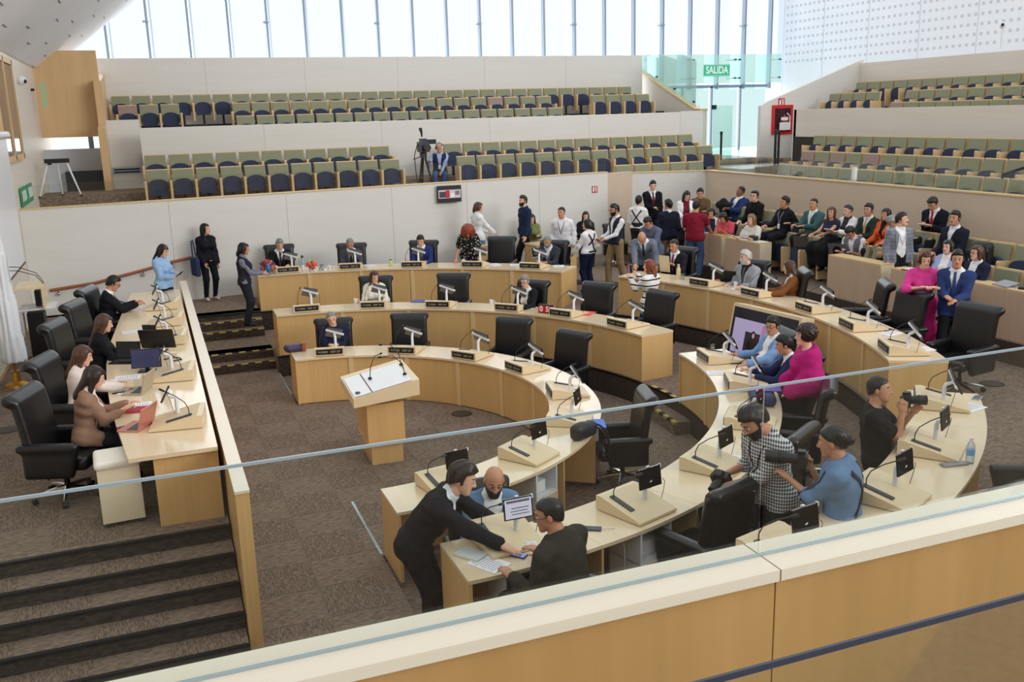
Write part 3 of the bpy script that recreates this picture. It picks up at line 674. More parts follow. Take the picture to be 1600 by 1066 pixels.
v, q = nets(lambda Pt: rbox(Pt, (0, .07, .63), (.21, .235, .04), .035), (-.25, -.2, .55), (.25, .35, .70), .016)
link('cushion', np_mesh('cushion', v, q, mat('cream_vinyl', (236, 230, 218), .5)), pd)
for x in (-.15, .15):
    for y in (-.1, .24): obj('caster', MB().tube([(x-.015, y, .025), (x+.015, y, .025)], .025, 8), BLACK, pd)
for y, who in ((9.95, 'before the woman in a tan blazer'), (11.9, 'beside the folded navy monitor'), (13.95, 'before the long-haired woman in black'), (15.3, 'before the empty middle of the dais desk'), (16.7, 'before the man in a black suit on the dais')):
    t = console((0, 0), 0, 0, 0, 'birch console on the dais desk '+who, group='desk consoles on the dais', plate=False)
    t.location = (.06, y, DAIS+.75); t.rotation_euler = (0, 0, math.radians(-90-8))
lc = thing('lectern', 'maple lectern with white top and gooseneck microphones in the middle', 'lectern', (2.63, 12.05, 0), -.045)
obj('lower_column', MB().box(-.21, .21, -.34, .36, 0, .30), MAPLE, lc)
obj('column', MB().box(-.255, .235, -.42, .42, .30, .86), MAPLE, lc)
obj('plinth_line', MB().box(-.26, .24, -.425, .425, .295, .31), MAPLE_EDGE, lc)
hd = obj('head', MB().add([(-.44, -.60, .90), (.42, -.60, .98), (.42, .55, .98), (-.44, .55, .90), (-.44, -.60, 1.02), (.42, -.60, 1.19), (.42, .55, 1.19), (-.44, .55, 1.02)], [(0, 3, 2, 1), (4, 5, 6, 7), (0, 1, 5, 4), (1, 2, 6, 5), (2, 3, 7, 6), (3, 0, 4, 7)]), BIRCH, lc)
obj('writing_surface', MB().add([(-.42, -.57, 1.031), (.33, -.57, 1.18), (.33, .36, 1.18), (-.42, .36, 1.031), (-.42, -.57, 1.036), (.33, -.57, 1.185), (.33, .36, 1.185), (-.42, .36, 1.036)], [(0, 3, 2, 1), (4, 5, 6, 7), (0, 1, 5, 4), (1, 2, 6, 5), (2, 3, 7, 6), (3, 0, 4, 7)]), WHITE, lc)
obj('groove', MB().add([(-.2, -.57, 1.079), (-.185, -.57, 1.082), (-.185, .36, 1.082), (-.2, .36, 1.079), (-.2, -.57, 1.083), (-.185, -.57, 1.086), (-.185, .36, 1.086), (-.2, .36, 1.083)], [(0, 3, 2, 1), (4, 5, 6, 7), (0, 1, 5, 4), (1, 2, 6, 5), (2, 3, 7, 6), (3, 0, 4, 7)]), mat('joint_dark', (120, 100, 80), .8), lc)
for (bx, by, bz), (ex, ey) in (((-.12, -.02, 1.10), (.22, .36)), ((.35, .18, 1.19), (-.2, .30)), ((.30, -.28, 1.18), (-.28, .12))):
    mc = obj('microphone', MB().lathe([(.028, 0), (.026, .02), (.008, .03)], (bx, by, bz), 10).tube([(bx, by, bz+.02), (bx+ex*.1, by+ey*.1, bz+.16), (bx+ex*.5, by+ey*.5, bz+.26), (bx+ex, by+ey, bz+.24)], .006, 6)
         .tube([(bx+ex, by+ey, bz+.24), (bx+ex*1.12, by+ey*1.12, bz+.235)], .014, 8), BLACK, lc, 40)
ob = obj('switch', MB().lathe([(.035, 0), (.03, .012)], (-.36, -.45, 1.055), 12), BLACK, lc)
# second lectern in the far corner of the dais
l2 = thing('corner_lectern', 'small wooden lectern with two microphones in the corner behind the dais', 'lectern', (-1.85, 17.2, DAIS), 0)
obj('stand', MB().tube([(-.3, -.25, 0), (-.3, -.25, .80), (-.22, -.25, .86), (.2, -.25, .88)], .018, 8).tube([(-.3, .25, 0), (-.3, .25, .80), (-.22, .25, .86), (.2, .25, .88)], .018, 8), WHITE, l2, 50)
obj('shelf', MB().box(-.3, .25, -.3, .3, .86, .88), WHITE, l2)
obj('desk_top', MB().side([(-.4, 1.22), (.4, 1.22), (.4, 1.25), (-.4, 1.25)], -.3, .1).box(.08, .11, -.36, .36, .88, 1.24), BIRCH, l2)
obj('microphone', MB().tube([(.1, -.05, 1.25), (0, -.05, 1.4), (-.25, -.08, 1.5), (-.42, -.1, 1.52)], .007, 6).tube([(.1, .08, 1.25), (0, .08, 1.42), (-.25, .06, 1.54), (-.42, .05, 1.56)], .007, 6).ball((-.44, -.1, 1.52), .025, 8, 5).ball((-.44, .05, 1.56), .025, 8, 5), BLACK, l2, 50)
obj('equipment_box', MB().box(-.2, .05, -.2, .2, .05, .80).box(-.05, .03, -.12, .1, .9, 1.15), BLACK, l2)

# ------------------------------------------------------------------ public side: wood fronted tables and tip-up seats
for x0, x1, y0, y1, z1, lab in ((11.95, 12.27, 18.15, 19.3, 1.68, 'beech table by the red polo, papers on top'), (11.95, 12.27, 16.7, 17.95, 1.68, 'beech table with papers before the woman in a cream blouse'),
                    (11.95, 12.27, 13.12, 14.5, 1.72, 'large bare beech table before the man in a grey vest'), (11.95, 12.27, 11.85, 12.85, 1.70, 'beech table with a red folder beside the checked blazer'), (11.95, 12.27, 9.0, 11.3, 1.72, 'long beech table behind the man in a blue suit')):
    t = thing('front_table', lab, 'table', ((x0+x1)/2, (y0+y1)/2, .95), 0, 'tables before the public seats')
    a, b, h = (x1-x0)/2, (y1-y0)/2, z1-.95
    obj('front_panel', MB().box(-a, -a+.03, -b, b, 0, h-.03), BEECH, t); obj('top', MB().box(-a, a, -b, b, h-.03, h), MAPLE_EDGE, t)
    obj('end_panel', MB().box(-a+.03, a, -b, -b+.03, 0, h-.03), CABW, t); obj('end_panel', MB().box(-a+.03, a, b-.03, b, 0, h-.03), CABW, t)  # ends paler than the front: the way light falls is put into the colours

def seat_meshes(w=.575):
    d = {}
    hw = w/2-.035
    d['shell'] = MB().add([(-hw, -.005, .36), (hw, -.005, .36), (hw, .035, .36), (-hw, .035, .36), (-hw, .07, .885), (hw, .07, .885), (hw, .125, .885), (-hw, .125, .885)], [(0, 3, 2, 1), (4, 5, 6, 7), (0, 1, 5, 4), (1, 2, 6, 5), (2, 3, 7, 6), (3, 0, 4, 7)]).mesh('back_shell', SEATW)
    def cu(m):
        return MB().add([(-hw+.008, -.045, .42), (hw-.008, -.045, .42), (hw-.008, .02, .42), (-hw+.008, .02, .42), (-hw+.008, .025, .865), (hw-.008, .025, .865), (hw-.008, .09, .865), (-hw+.008, .09, .865)], [(0, 3, 2, 1), (4, 5, 6, 7), (0, 1, 5, 4), (1, 2, 6, 5), (2, 3, 7, 6), (3, 0, 4, 7)]).mesh('back_cushion', m)
    d['cushion'] = cu(OLIVE); d['cushion_mauve'] = cu(MAUVE)
    n = 10; pr = [(-.20, .27), (.20, .27)]+[(.215*math.cos(math.pi*i/n), .50+.155*math.sin(math.pi*i/n)**.7) for i in range(n+1)]
    k = len(pr); vs = [(x, -.16+.06*(z-.27), z) for x, z in pr]+[(x, -.07+.06*(z-.27), z) for x, z in pr]
    d['pan'] = MB().add(vs, [tuple(range(k)), tuple(range(k, 2*k))[::-1]]+[(i, k+i, k+(i+1) % k, (i+1) % k) for i in range(k)]).mesh('seat_pan', NAVY)
    d['side'] = MB().side([(-.30, .10), (.06, .10), (.06, .60), (-.30, .63), (-.32, .60)], -.028, .028).mesh('side_panel', SEATW)
    d['foot'] = MB().box(-.03, .03, -.02, .04, 0, .36).mesh('pedestal', DARKM)
    return d
SM = seat_meshes()
def seat(x, y, z, rz, label, group, mauve=False, last=False, pan=True):
    t = thing('tip_up_seat', label, 'seat', (x, y, z), rz, group)
    sh = link('back_shell', SM['shell'], t); link('back_cushion', SM['cushion_mauve' if mauve else 'cushion'], sh)
    if pan: link('seat_pan', SM['pan'], t)
    link('pedestal', SM['foot'], t)
    link('side_panel', SM['side'], t, (-.2875, 0, 0))
    if last: link('side_panel', SM['side'], t, (.2875, 0, 0))
    return t
def seat_row(n, start, step, z, rz, row, end, group, mauve=(), skip=()):
    for i in range(n):
        if i in skip: continue
        lab = 'olive-backed tip-up seat, %s from %s, %s' % (ordw(i), end, row)
        if i in mauve: lab = 'mauve-backed tip-up seat, %s from %s, %s' % (ordw(i), end, row)
        seat(start[0]+step[0]*i, start[1]+step[1]*i, z, rz, lab, group, i in mauve, i == n-1 or i+1 in skip)
W = .575; GB = 'tip-up seats of the back gallery'
seat_row(11, (.29, 25.7), (W, 0), 2.84, 0, 'lower back gallery, upper row', 'dais end', GB)
seat_row(14, (8.1, 25.7), (W, 0), 2.84, 0, 'lower back gallery, upper row past the camera', 'camera', GB)
seat_row(11, (.29, 24.65), (W, 0), 2.52, 0, 'lower back gallery, glass-side row', 'dais end', GB)
seat_row(14, (8.15, 24.65), (W, 0), 2.52, 0, 'lower back gallery, glass-side row past the camera', 'camera', GB)
seat_row(5, (12.4, 23.65), (W, 0), 2.13, 0, 'short front row above the hall corner', 'camera', GB)
seat_row(18, (2.9, 28.9), (W, 0), 3.75, 0, 'upper back gallery, front row', 'dais end', GB)
seat_row(3, (-.25, 29.85), (W, 0), 4.13, 0, 'upper back gallery, short block at the end wall', 'end wall', GB, (0,))
seat_row(18, (2.9, 29.85), (W, 0), 4.13, 0, 'upper back gallery, middle row', 'dais end', GB, (14,))
seat_row(4, (14.65, 29.85), (W, 0), 4.13, 0, 'upper back gallery, short block by the stair wall', 'gangway', GB)
seat_row(30, (-.42, 30.95), (W, 0), 4.42, 0, 'upper back gallery, top row', 'end wall', GB)
GR = 'tip-up seats of the right gallery'; RZ = -math.pi/2
seat_row(13, (14.82, 19.8), (0, -W), 2.19, RZ, 'right gallery, front row', 'exit', GR)
seat_row(12, (15.82, 20.2), (0, -W), 2.47, RZ, 'right gallery, second row', 'exit', GR, (0, 2, 4))
seat_row(12, (16.82, 21.0), (0, -W), 2.82, RZ, 'right gallery, third row', 'exit', GR)
seat_row(8, (19.68, 21.4), (0, -W), 3.62, RZ, 'right upper gallery, front row', 'exit', GR, (0,))
seat_row(4, (20.68, 25.2), (0, -W), 3.94, RZ, 'right upper gallery, short block by the stair wall', 'stair wall', GR)
seat_row(8, (20.68, 21.9), (0, -W), 3.94, RZ, 'right upper gallery, middle row', 'exit', GR)
seat_row(13, (21.72, 25.2), (0, -W), 4.28, RZ, 'right upper gallery, top row', 'exit', GR)
GP = 'public seats inside the hall'
seat_row(21, (13.42, 20.6), (0, -W), 1.25, RZ, 'row against the right wall of the hall', 'hall corner', GP)
seat_row(12, (12.78, 19.2), (0, -W), .95, RZ, 'front public row in the hall', 'hall corner', GP)
seat_row(5, (12.78, 11.8), (0, -W), .95, RZ, 'front public row near the blue suit', 'checked blazer', GP)
# ------------------------------------------------------------------ people: skeleton, skin and clothes as distance fields
def rotm(ax, deg):
    return np.array(Matrix.Rotation(math.radians(deg), 3, ax), float)
def nrm(v): v = np.asarray(v, float); return v/max(np.linalg.norm(v), 1e-9)
def ik(S_, W_, l1, l2, pole):
    d = W_-S_; L = np.linalg.norm(d); u = d/L; L = min(L, (l1+l2)*.995); W_ = S_+u*L
    a = (l1*l1-l2*l2+L*L)/(2*L); h = math.sqrt(max(l1*l1-a*a, 0)); n = nrm(pole-u*np.dot(pole, u)); return S_+u*a+n*h, W_
def skel(H=1.72, sit=None, lean=0, side=0, twist=0, hy=0, hp=0, hr=0, rh=None, lh=None, rf=None, lf=None, w=1., fem=False, rp=None, lp=None, hip=None, **_):
    """joint positions in the person's own frame: facing +y, floor at z=0, origin below the hips (seat) or between the feet"""
    s = H/1.72; k = {}
    hz = (sit+.085) if sit is not None else (hip if hip else .92*s)
    Pv = np.array([0, 0, hz]); Rt = rotm('Z', twist) @ rotm('X', -lean) @ rotm('Y', side)
    if sit is None and lean > 25: Pv = Pv+np.array([0, -.0045*lean*s, 0])
    T = lambda x, y, z: Pv+Rt @ (np.array([x, y, z])*s)
    k.update(s=s, P=Pv, R=Rt, T=T, w=w, fem=fem, sit=sit)
    N = T(0, -.012, .505); k['N'] = N
    Rh = rotm('Z', hy) @ Rt @ rotm('X', lean*.55-hp) @ rotm('Y', hr)
    k['Rh'] = Rh; k['Hd'] = T(0, .012, .565)+Rh @ np.array([0, .022, .105])*s
    sw = (.160 if fem else .178)*w
    for n, sg in (('r', 1), ('l', -1)):
        Sh = T(sg*sw, -.01, .435); tgt = rh if n == 'r' else lh
        if tgt is None: tgt = Sh+np.array([sg*.05, .05, -.535])*s if sit is None else (sg*.15, .33, hz+.10)
        pole = (rp if n == 'r' else lp); pole = Rt @ np.array(pole if pole is not None else (sg*.26, -.55, -.8), float)
        E, W = ik(Sh, np.asarray(tgt, float), .295*s, .255*s, pole)
        k['S'+n], k['E'+n], k['W'+n] = Sh, E, W
        hp_ = Pv+rotm('Z', twist*.5) @ np.array([sg*.092*s, 0, -.01])
        ft = rf if n == 'r' else lf
        if ft is None: ft = (sg*.10, 0, 0) if sit is None else (sg*.12, .40*s, 0)
        an = np.array([ft[0], ft[1]-.02, ft[2]+.085*s]); kn, an = ik(hp_, an, .435*s, .415*s, np.array([sg*.12, 1, .15]))
        k['H'+n], k['K'+n], k['A'+n] = hp_, kn, an
    return k
def prims(k, belly=0):
    T, R, s, w = k['T'], k['R'], k['s'], k['w']; f = k['fem']; ya = R[:, 1]; q = {}
    t = [(T(-.075*w, 0, 0), T(.075*w, 0, 0), (.125 if f else .115)*s, (.125 if f else .115)*s, ya, 1.1),
         (T(0, .005, .03), T(0, .0, .20), (.135 if f else .142)*s*w, (.122 if f else .142)*s*w, ya, 1.3),
         (T(0, 0, .20), T(0, 0, .34), (.122 if f else .142)*s*w, .148*s*w, ya, 1.32),
         (T(-.075*w, .0, .345), T(.075*w, .0, .345), .108*s, .108*s, ya, 1.1),
         (T(-.135*w, -.01, .43), T(.135*w, -.01, .43), .068*s, .068*s, None, 1),
         (T(-.06, -.015, .475), T(.06, -.015, .475), .052*s, .052*s, None, 1)]
    if f: t += [(T(-.075, .085, .31), T(-.065, .10, .30), .062*s, .062*s, None, 1), (T(.075, .085, .31), T(.065, .10, .30), .062*s, .062*s, None, 1)]
    if belly: t.append((T(0, .06, .10), T(0, .07, .17), (.11+belly)*s, (.11+belly)*s, None, 1))
    q['torso'] = t
    q['neck'] = [(k['N']-R[:, 2]*.03, T(0, .012, .565), .060*s, .056*s, None, 1), (T(0, .012, .56), k['Hd']-k['Rh'][:, 2]*.04, .056*s, .055*s, None, 1)]
    for n in 'rl':
        q['up'+n] = [(k['S'+n], k['E'+n], .054*s*(.86 if f else 1), .043*s*(.86 if f else 1), None, 1)]
        q['fo'+n] = [(k['E'+n], k['W'+n], .043*s*(.86 if f else 1), .029*s*(.88 if f else 1), None, 1)]
        q['th'+n] = [(k['H'+n], k['K'+n], .088*s, .060*s, None, 1)]
        q['sh'+n] = [(k['K'+n], k['A'+n], .058*s, .038*s, None, 1)]
        if k.get('belt'): pass
    return q
def field(pl, e, kk=.035):
    def fn(Pt):
        d = None
        for A, B, ra, rb, ax, kx in pl:
            v = capsule(Pt, A, B, ra+e, rb+e, ax, kx); d = v if d is None else smin(d, v, kk)
        return d
    return fn
def bounds(pl, e):
    a = np.array([p for A, B, *_ in pl for p in (A, B)]); r = max(max(p[2], p[3]) for p in pl)+e+.05
    return a.min(0)-r, a.max(0)+r
def cut(fn, planes):
    def g(Pt):
        d = fn(Pt)
        for o, n in planes: d = np.maximum(d, (Pt-np.asarray(o, np.float32)) @ np.asarray(n, np.float32))
        return d
    return g
# --- heads, hair and hands: made once, then moved into place
def head_field(fem):
    j = .92 if fem else 1.0
    def fn(Pt):
        d = smin(ellips(Pt, (0, -.012, .032), (.076, .098, .085)), ellips(Pt, (0, .022, -.035), (.062*j+.002, .072, .084)), .03)
        d = smin(d, capsule(Pt, (-.014, .070, -.098), (.014, .070, -.098), .022*j, .022*j), .03)
        d = smin(d, capsule(Pt, (-.03, .082, .026), (.03, .082, .026), .011*j, .011*j), .012)
        d = -smin(-d, ellips(Pt, (-.031, .104, .006), (.019, .018, .012)), .012); d = -smin(-d, ellips(Pt, (.031, .104, .006), (.019, .018, .012)), .012)
        d = smin(d, capsule(Pt, (0, .092, .012), (0, .110, -.028), .007, .0125*j), .01)
        d = smin(d, capsule(Pt, (-.012, .098, -.030), (.012, .098, -.030), .009, .009), .008)
        d = smin(d, capsule(Pt, (-.017, .086, -.060), (.017, .086, -.060), .0085, .0085), .008)
        for sx in (-1, 1): d = smin(d, ellips(Pt, (sx*.079, -.008, -.004), (.010, .021, .033)), .008)
        return d
    return fn
HEADS = {}
def head(fem, h):
    if (fem, h) not in HEADS:
        V, Q = nets(head_field(fem), (-.11, -.13, -.14), (.11, .14, .14), h); c = V[Q].mean(1); m = np.zeros(len(Q), int)
        m[(abs(c[:, 0]) < .021) & (abs(c[:, 2]+.061) < .0055) & (c[:, 1] > .083)] = 1
        m[(abs(abs(c[:, 0])-.032) < .017) & (abs(c[:, 2]-.034+.13*(abs(c[:, 0])-.030)) < (.0036 if h < .008 else .0045)) & (c[:, 1] > .07)] = 4
        pcs = [(V, Q, m)]
        for sx in (-1, 1):
            b = MB().ball((0, 0, 0), .0125, 10, 7); bv = np.array(b.v); bq = [f for f in b.f if len(f) == 4]
            bv = bv @ rotm('X', 90).T+np.array([sx*.031, .0790, .004]); q = np.array(bq); c = bv[q].mean(1)
            pcs.append((bv, q, np.where(np.hypot(c[:, 0]-sx*.031, c[:, 2]-.005) < .0078, 3, 2)))
        HEADS[(fem, h)] = merge(pcs)
    return HEADS[(fem, h)]
def hand_field(curl, thumb):
    ch = []
    for x, y, L in ((-.031, .084, .072), (-.010, .090, .080), (.011, .087, .074), (.031, .078, .058)):
        p = np.array([x*.9, y, 0.]); a = math.radians(curl*.5); dx = x*.25
        for i, f in enumerate((.45, .32, .23)):
            v = np.array([dx, math.cos(a), -math.sin(a)]); q = p+nrm(v)*L*f; ch.append((p, q, .0088-.0008*i, .0082-.0008*i)); p = q; a += math.radians(curl)
    t0, t1, t2 = np.array([-.030, .018, -.006]), np.array([-.060, .048, -.012-.02*thumb]), np.array([-.062+.022*thumb, .080, -.020-.03*thumb])
    def fn(P_):
        d = smin(rbox(P_, (0, .045, 0), (.039, .046, .014), .013), capsule(P_, (0, -.02, 0), (0, .02, 0), .026, .026), .02)
        for a, b, r0, r1 in ch: d = smin(d, capsule(P_, a, b, r0, r1), .004)
        return smin(smin(d, capsule(P_, t0, t1, .0125, .0105), .008), capsule(P_, t1, t2, .0105, .008), .004)
    return fn
HANDS = {}
def hand(pose, h):
    if (pose, h) not in HANDS:
        c, t = {'flat': (8, .1), 'relaxed': (24, .4), 'grip': (58, 1.0), 'fist': (78, 1.2)}[pose]
        HANDS[(pose, h)] = nets(hand_field(c, t), (-.09, -.06, -.11), (.06, .185, .035), h)
    return HANDS[(pose, h)]
def skull(Pt, e): return smin(ellips(Pt, (0, -.014, .034), (.077+e, .099+e, .086+e)), ellips(Pt, (0, -.03, -.02), (.070+e, .075+e, .075+e)), .03)
def hair_field(style, L=.0):
    def fn(Pt):
        x, y, z = Pt.T
        wob = .0035*np.sin(60*x+25*z)*np.sin(48*y+20*x)+.0022*np.sin(130*x+40*y)
        line = .64*(y+.004)-.77*z              # hairline: forehead, over the ear, nape
        side = np.maximum(np.maximum(abs(y-.008)-.013, -(z+.030)), .062-abs(x)); ln = np.minimum(line+.5*np.clip(abs(x)-.034, 0, .05)*(y > .02), side)
        if style == 'short': return np.maximum(np.maximum(smin(skull(Pt, .009), ellips(Pt, (0, .005, .075), (.071, .090, .070)), .02)+wob*1.5, ln), -(z+.075))
        if style == 'crop': return np.maximum(np.maximum(skull(Pt, .006)+wob*.5, ln+.004), -(z+.07))
        if style == 'swept':
            d = smin(skull(Pt, .012), ellips(Pt, (.0, .045, .098), (.06, .045, .026)), .02)+wob; return np.maximum(np.maximum(d, ln), -(z+.075))
        if style == 'fringe': return np.maximum(np.maximum(skull(Pt, .005)+wob*.4, line+.004), np.maximum(np.maximum(z-.02, y-.03), -(z+.07)))
        if style == 'bun': return smin(np.maximum(np.maximum(skull(Pt, .008)+wob, line+.010), -(z+.085)), ellips(Pt, (0, -.125, .0), (.045, .045, .045)), .012)
        if style == 'pony':
            return smin(np.maximum(np.maximum(skull(Pt, .010)+wob, line), -(z+.085)), smin(capsule(Pt, (0, -.11, .03), (0, -.15, .0), .032, .032), capsule(Pt, (0, -.15, .0), (0, -.135, -.20), .034, .016), .02), .012)
        if style == 'curly':
            d = ellips(Pt, (0, -.03, .035), (.125, .13, .125))+.013*np.sin(95*x)*np.sin(90*y+1)*np.sin(85*z+2); face = np.maximum(np.maximum(.058-y, z-.052), abs(x)-.072); return np.maximum(d, -face)
        if style == 'afro':
            d = smin(ellips(Pt, (0, -.03, .03), (.15, .15, .14)), ellips(Pt, (0, -.03, -.10), (.17, .14, .14)), .06)+.015*np.sin(85*x)*np.sin(80*y+1)*np.sin(75*z+2); face = np.maximum(np.maximum(.07-y, z-.06), abs(x)-.06); return np.maximum(d, -face)
        d = skull(Pt, .013)+wob
        lo = -L
        for sx in (-1, 1):
            d = smin(d, capsule(Pt, (sx*.068, -.012, .0), (sx*.090, .0, lo), .036, .028, np.array([1, 0, 0]), 1.3), .03)
        d = smin(d, capsule(Pt, (0, -.075, -.02), (0, -.115, lo-.03), .085, .07, np.array([0, 1, 0]), 1.9), .03)+.006*np.sin(60*x+12*z)*np.sin(40*y+9*z)
        face = np.maximum(np.maximum(.046-y, .62*0+z-.062), np.maximum(abs(x)-.074, lo-.2-z))
        return np.maximum(d, -face)
    return fn
HAIRS = {}
def hair(style, L, h, m):
    key = (style, round(L, 2), h)
    if key not in HAIRS: HAIRS[key] = nets(hair_field(style, L), (-.19, -.22, -.16-L*1.25-.06), (.19, .13, .19), h)
    V, Q = HAIRS[key]; return np_mesh('hair', V, Q, m)
def beard_mesh(h, full, m):
    hf = head_field(False)
    def fn(Pt):
        x, y, z = Pt.T; d = hf(Pt)-.008; d = np.maximum(d, -(y-.012+.35*np.minimum(z+.06, .0)))
        if full:
            d = np.maximum(d, z+.036+.0*x-.25*np.clip(abs(x)-.03, 0, 1)); d = np.maximum(d, -ellips(Pt, (0, .10, -.060), (.022, .03, .008)))
        else: d = np.maximum(np.maximum(d, abs(x)-.034), np.maximum(z+.038, -(z+.054)))
        return d
    V, Q = nets(fn, (-.1, -.02, -.15), (.1, .14, .0), h); return np_mesh('beard' if full else 'moustache', V, Q, m)
def shoe_mesh(m):
    def fn(Pt):
        d = smin(capsule(Pt, (0, -.035, .045), (0, .13, .032), .042, .036, np.array([0, 0, 1]), 1.0), capsule(Pt, (0, -.03, .05), (0, -.03, .09), .040, .038), .02); return np.maximum(d, -Pt[:, 2]+.0)
    V, Q = nets(fn, (-.07, -.1, -.02), (.07, .2, .15), .016); return np_mesh('shoe', V, Q, m)
SHOES = {}
SKINS = {'light': (224, 176, 150), 'tan': (196, 142, 112), 'brown': (158, 106, 80)}
LIP = mat('lips', (176, 104, 92), .5); BROW = mat('brow', (62, 44, 36), .8); EYEW = mat('eye_white', (205, 196, 190), .3); DARKEYE = mat('eye_dark', (34, 24, 20), .3)
HAIRC = {'black': (24, 21, 20), 'dark': (40, 29, 23), 'brown': (74, 50, 36), 'auburn': (120, 62, 36), 'red': (132, 62, 38), 'grey': (128, 124, 120), 'white': (178, 176, 172), 'wine': (72, 22, 24), 'fair': (120, 90, 62)}
def hairmat(c):
    """strands: fine streaks running down the head"""
    key = 'hair_'+c
    if key in MATS: return MATS[key]
    m, n, l, b = nodes_of(key); col = HAIRC[c]
    tc = n.new('ShaderNodeTexCoord'); mp = n.new('ShaderNodeMapping'); mp.inputs['Scale'].default_value = (120, 50, 16)
    t = n.new('ShaderNodeTexNoise'); t.inputs['Scale'].default_value = 1; t.inputs['Detail'].default_value = 3; t.inputs['Distortion'].default_value = .6
    mx = n.new('ShaderNodeMix'); mx.data_type = 'RGBA'; mx.inputs[6].default_value = lin(tuple(q*.55 for q in col)); mx.inputs[7].default_value = lin(tuple(min(255, q*1.35) for q in col))
    bp = n.new('ShaderNodeBump'); bp.inputs['Strength'].default_value = .45; bp.inputs['Distance'].default_value = .006
    l.new(tc.outputs['Object'], mp.inputs[0]); l.new(mp.outputs[0], t.inputs['Vector']); l.new(t.outputs['Fac'], mx.inputs[0]); l.new(mx.outputs[2], b.inputs['Base Color'])
    l.new(t.outputs['Fac'], bp.inputs['Height']); l.new(bp.outputs[0], b.inputs['Normal'])
    b.inputs['Roughness'].default_value = .38; b.inputs['Specular IOR Level'].default_value = .4
    MATS[key] = m; return m
def skinmat(c): return mat('skin_'+c, SKINS[c], .5, spec=.35, noise=((14, 14, 14), .05))
PEOPLE = {}
def person(key, label, loc, face, pose, skin='tan', hairs=('short', 'black'), top=('shirt', (230, 230, 232)), bottom=('trousers', (34, 34, 40)), shoe=(26, 24, 24), H=1.72, fem=False, w=1., belly=0, hands=('relaxed', 'relaxed'),
           palm=(None, None), fdir=(None, None), fine=0, beard=None, glasses=False, lanyard=None, badge=False, tie=None, open_=0, shirt=(232, 234, 238), straps=(), group=None, legs=True, hscale=1.):
    k = skel(H=H, fem=fem, w=w, **pose); s = k['s']; T, R = k['T'], k['R']; q = prims(k, belly)
    h = .013 if fine else .021; hh = .0062 if fine else .0095; sk = skinmat(skin)
    # skin: trunk, limbs and neck as one field, head and hands joined on
    pl = q['torso']+q['neck']+[p for n in 'rl' for g in ('up', 'fo')+(('th', 'sh') if legs else ()) for p in q[g+n]]
    hb = .017 if fine else .024; parts = [nets(field(pl, -.002, .03), *bounds(pl, 0), hb)+(0,)]
    hv, hq, hm = head(fem, hh); hs = (.97 if fem else 1.)*s**.5*hscale; parts.append((hv*hs @ k['Rh'].T+k['Hd'], hq, hm))
    info = {'k': k}
    for i, n in enumerate('rl'):
        sg = 1 if n == 'r' else -1; W_, E_ = k['W'+n], k['E'+n]; fd = nrm(W_-E_)
        if fdir[i] is not None: fd = nrm(np.asarray(fdir[i], float))
        pn = np.asarray(palm[i] if palm[i] is not None else ((-sg, .15, -.25) if abs(fd[2]) > .8 else (0, 0, -1)), float); z = -nrm(pn-fd*np.dot(pn, fd)); x = np.cross(fd, z)
        M = np.stack([x, fd, z], 1); v, qq = hand(hands[i], .0062 if fine else .0095); v = v.copy()*(s*(.90 if fem else 1.0))
        if n == 'l': v[:, 0] *= -1; qq = qq[:, ::-1]
        parts.append((v @ M.T+W_, qq, 0)); info[n] = (W_+fd*.09*s, M)
    V, Q, mi = merge(parts)
    o = link('person', np_mesh('person', V, Q, [sk, LIP, EYEW, DARKEYE, BROW], mi), None, loc, math.radians(face-90)); tag(o, label, 'person', group)
    info['o'] = o; PEOPLE[key] = info; info['top'] = None
    def child(name, me, lab=None):
        c = link(name, me, o)
        if lab: c['label'] = lab
        return c
    def garment(name, pl_, e, planes, m, kk=.03, sub=None, hv=None, free=()):
        f0 = cut(field(pl_, e, kk), planes)
        if free:
            f1 = field(free, e-.004, kk); f = lambda Pt: smin(f0(Pt), f1(Pt), .022); pl_ = list(pl_)+list(free)
        else: f = f0
        ph = (k['Hd'][0]*7+H*40+len(name)) % 6.28
        def creased(Pt):
            x, y, z = Pt.T
            am = .45 if name in ('trousers', 'skirt') else 1.
            return f(Pt)+am*.0042*np.sin(31*x+19*z+ph)*np.sin(24*z-15*y+1.3*ph)+am*.0026*np.sin(58*z+23*y-17*x+2*ph)
        g = creased if sub is None else (lambda Pt: np.maximum(creased(Pt), -sub(Pt)))
        v, qq = nets(g, *bounds(pl_, e), hv or h); child(name, np_mesh(name, v, qq, m)); return g
    # clothes
    kind, col = top[0], top[1]; cm = col if isinstance(col, bpy.types.Material) else cloth(col)
    up = R[:, 2]; hem_z = {'jacket': -.14, 'suit': -.14, 'shirt': -.10, 'tee': -.09, 'tucked': .0, 'vest': -.06, 'poncho': .0, 'dress': -.1}.get(kind, -.08)
    if k['sit'] is not None: hem_z = max(hem_z, -.06)
    hem = (T(0, 0, hem_z), -up); neck = (T(0, .0, .522), nrm(R @ np.array([0, .42, .9])))
    hipsk = [(k['H'+n], k['H'+n]+(k['K'+n]-k['H'+n])*.28, .098*s, .09*s, None, 1) for n in 'rl'] if hem_z < -.05 else []
    arms_full = [p for n in 'rl' for p in q['up'+n]+[(k['E'+n], k['W'+n]+(k['E'+n]-k['W'+n])*.08, .044*s, .034*s, None, 1)]]
    arms_roll = [p for n in 'rl' for p in q['up'+n]+[(k['E'+n], k['E'+n]+(k['W'+n]-k['E'+n])*.22, .046*s, .042*s, None, 1)]]
    arms_short = [(k['S'+n], k['S'+n]+(k['E'+n]-k['S'+n])*.62, .060*s, .060*s, None, 1) for n in 'rl']
    tor = q['torso']
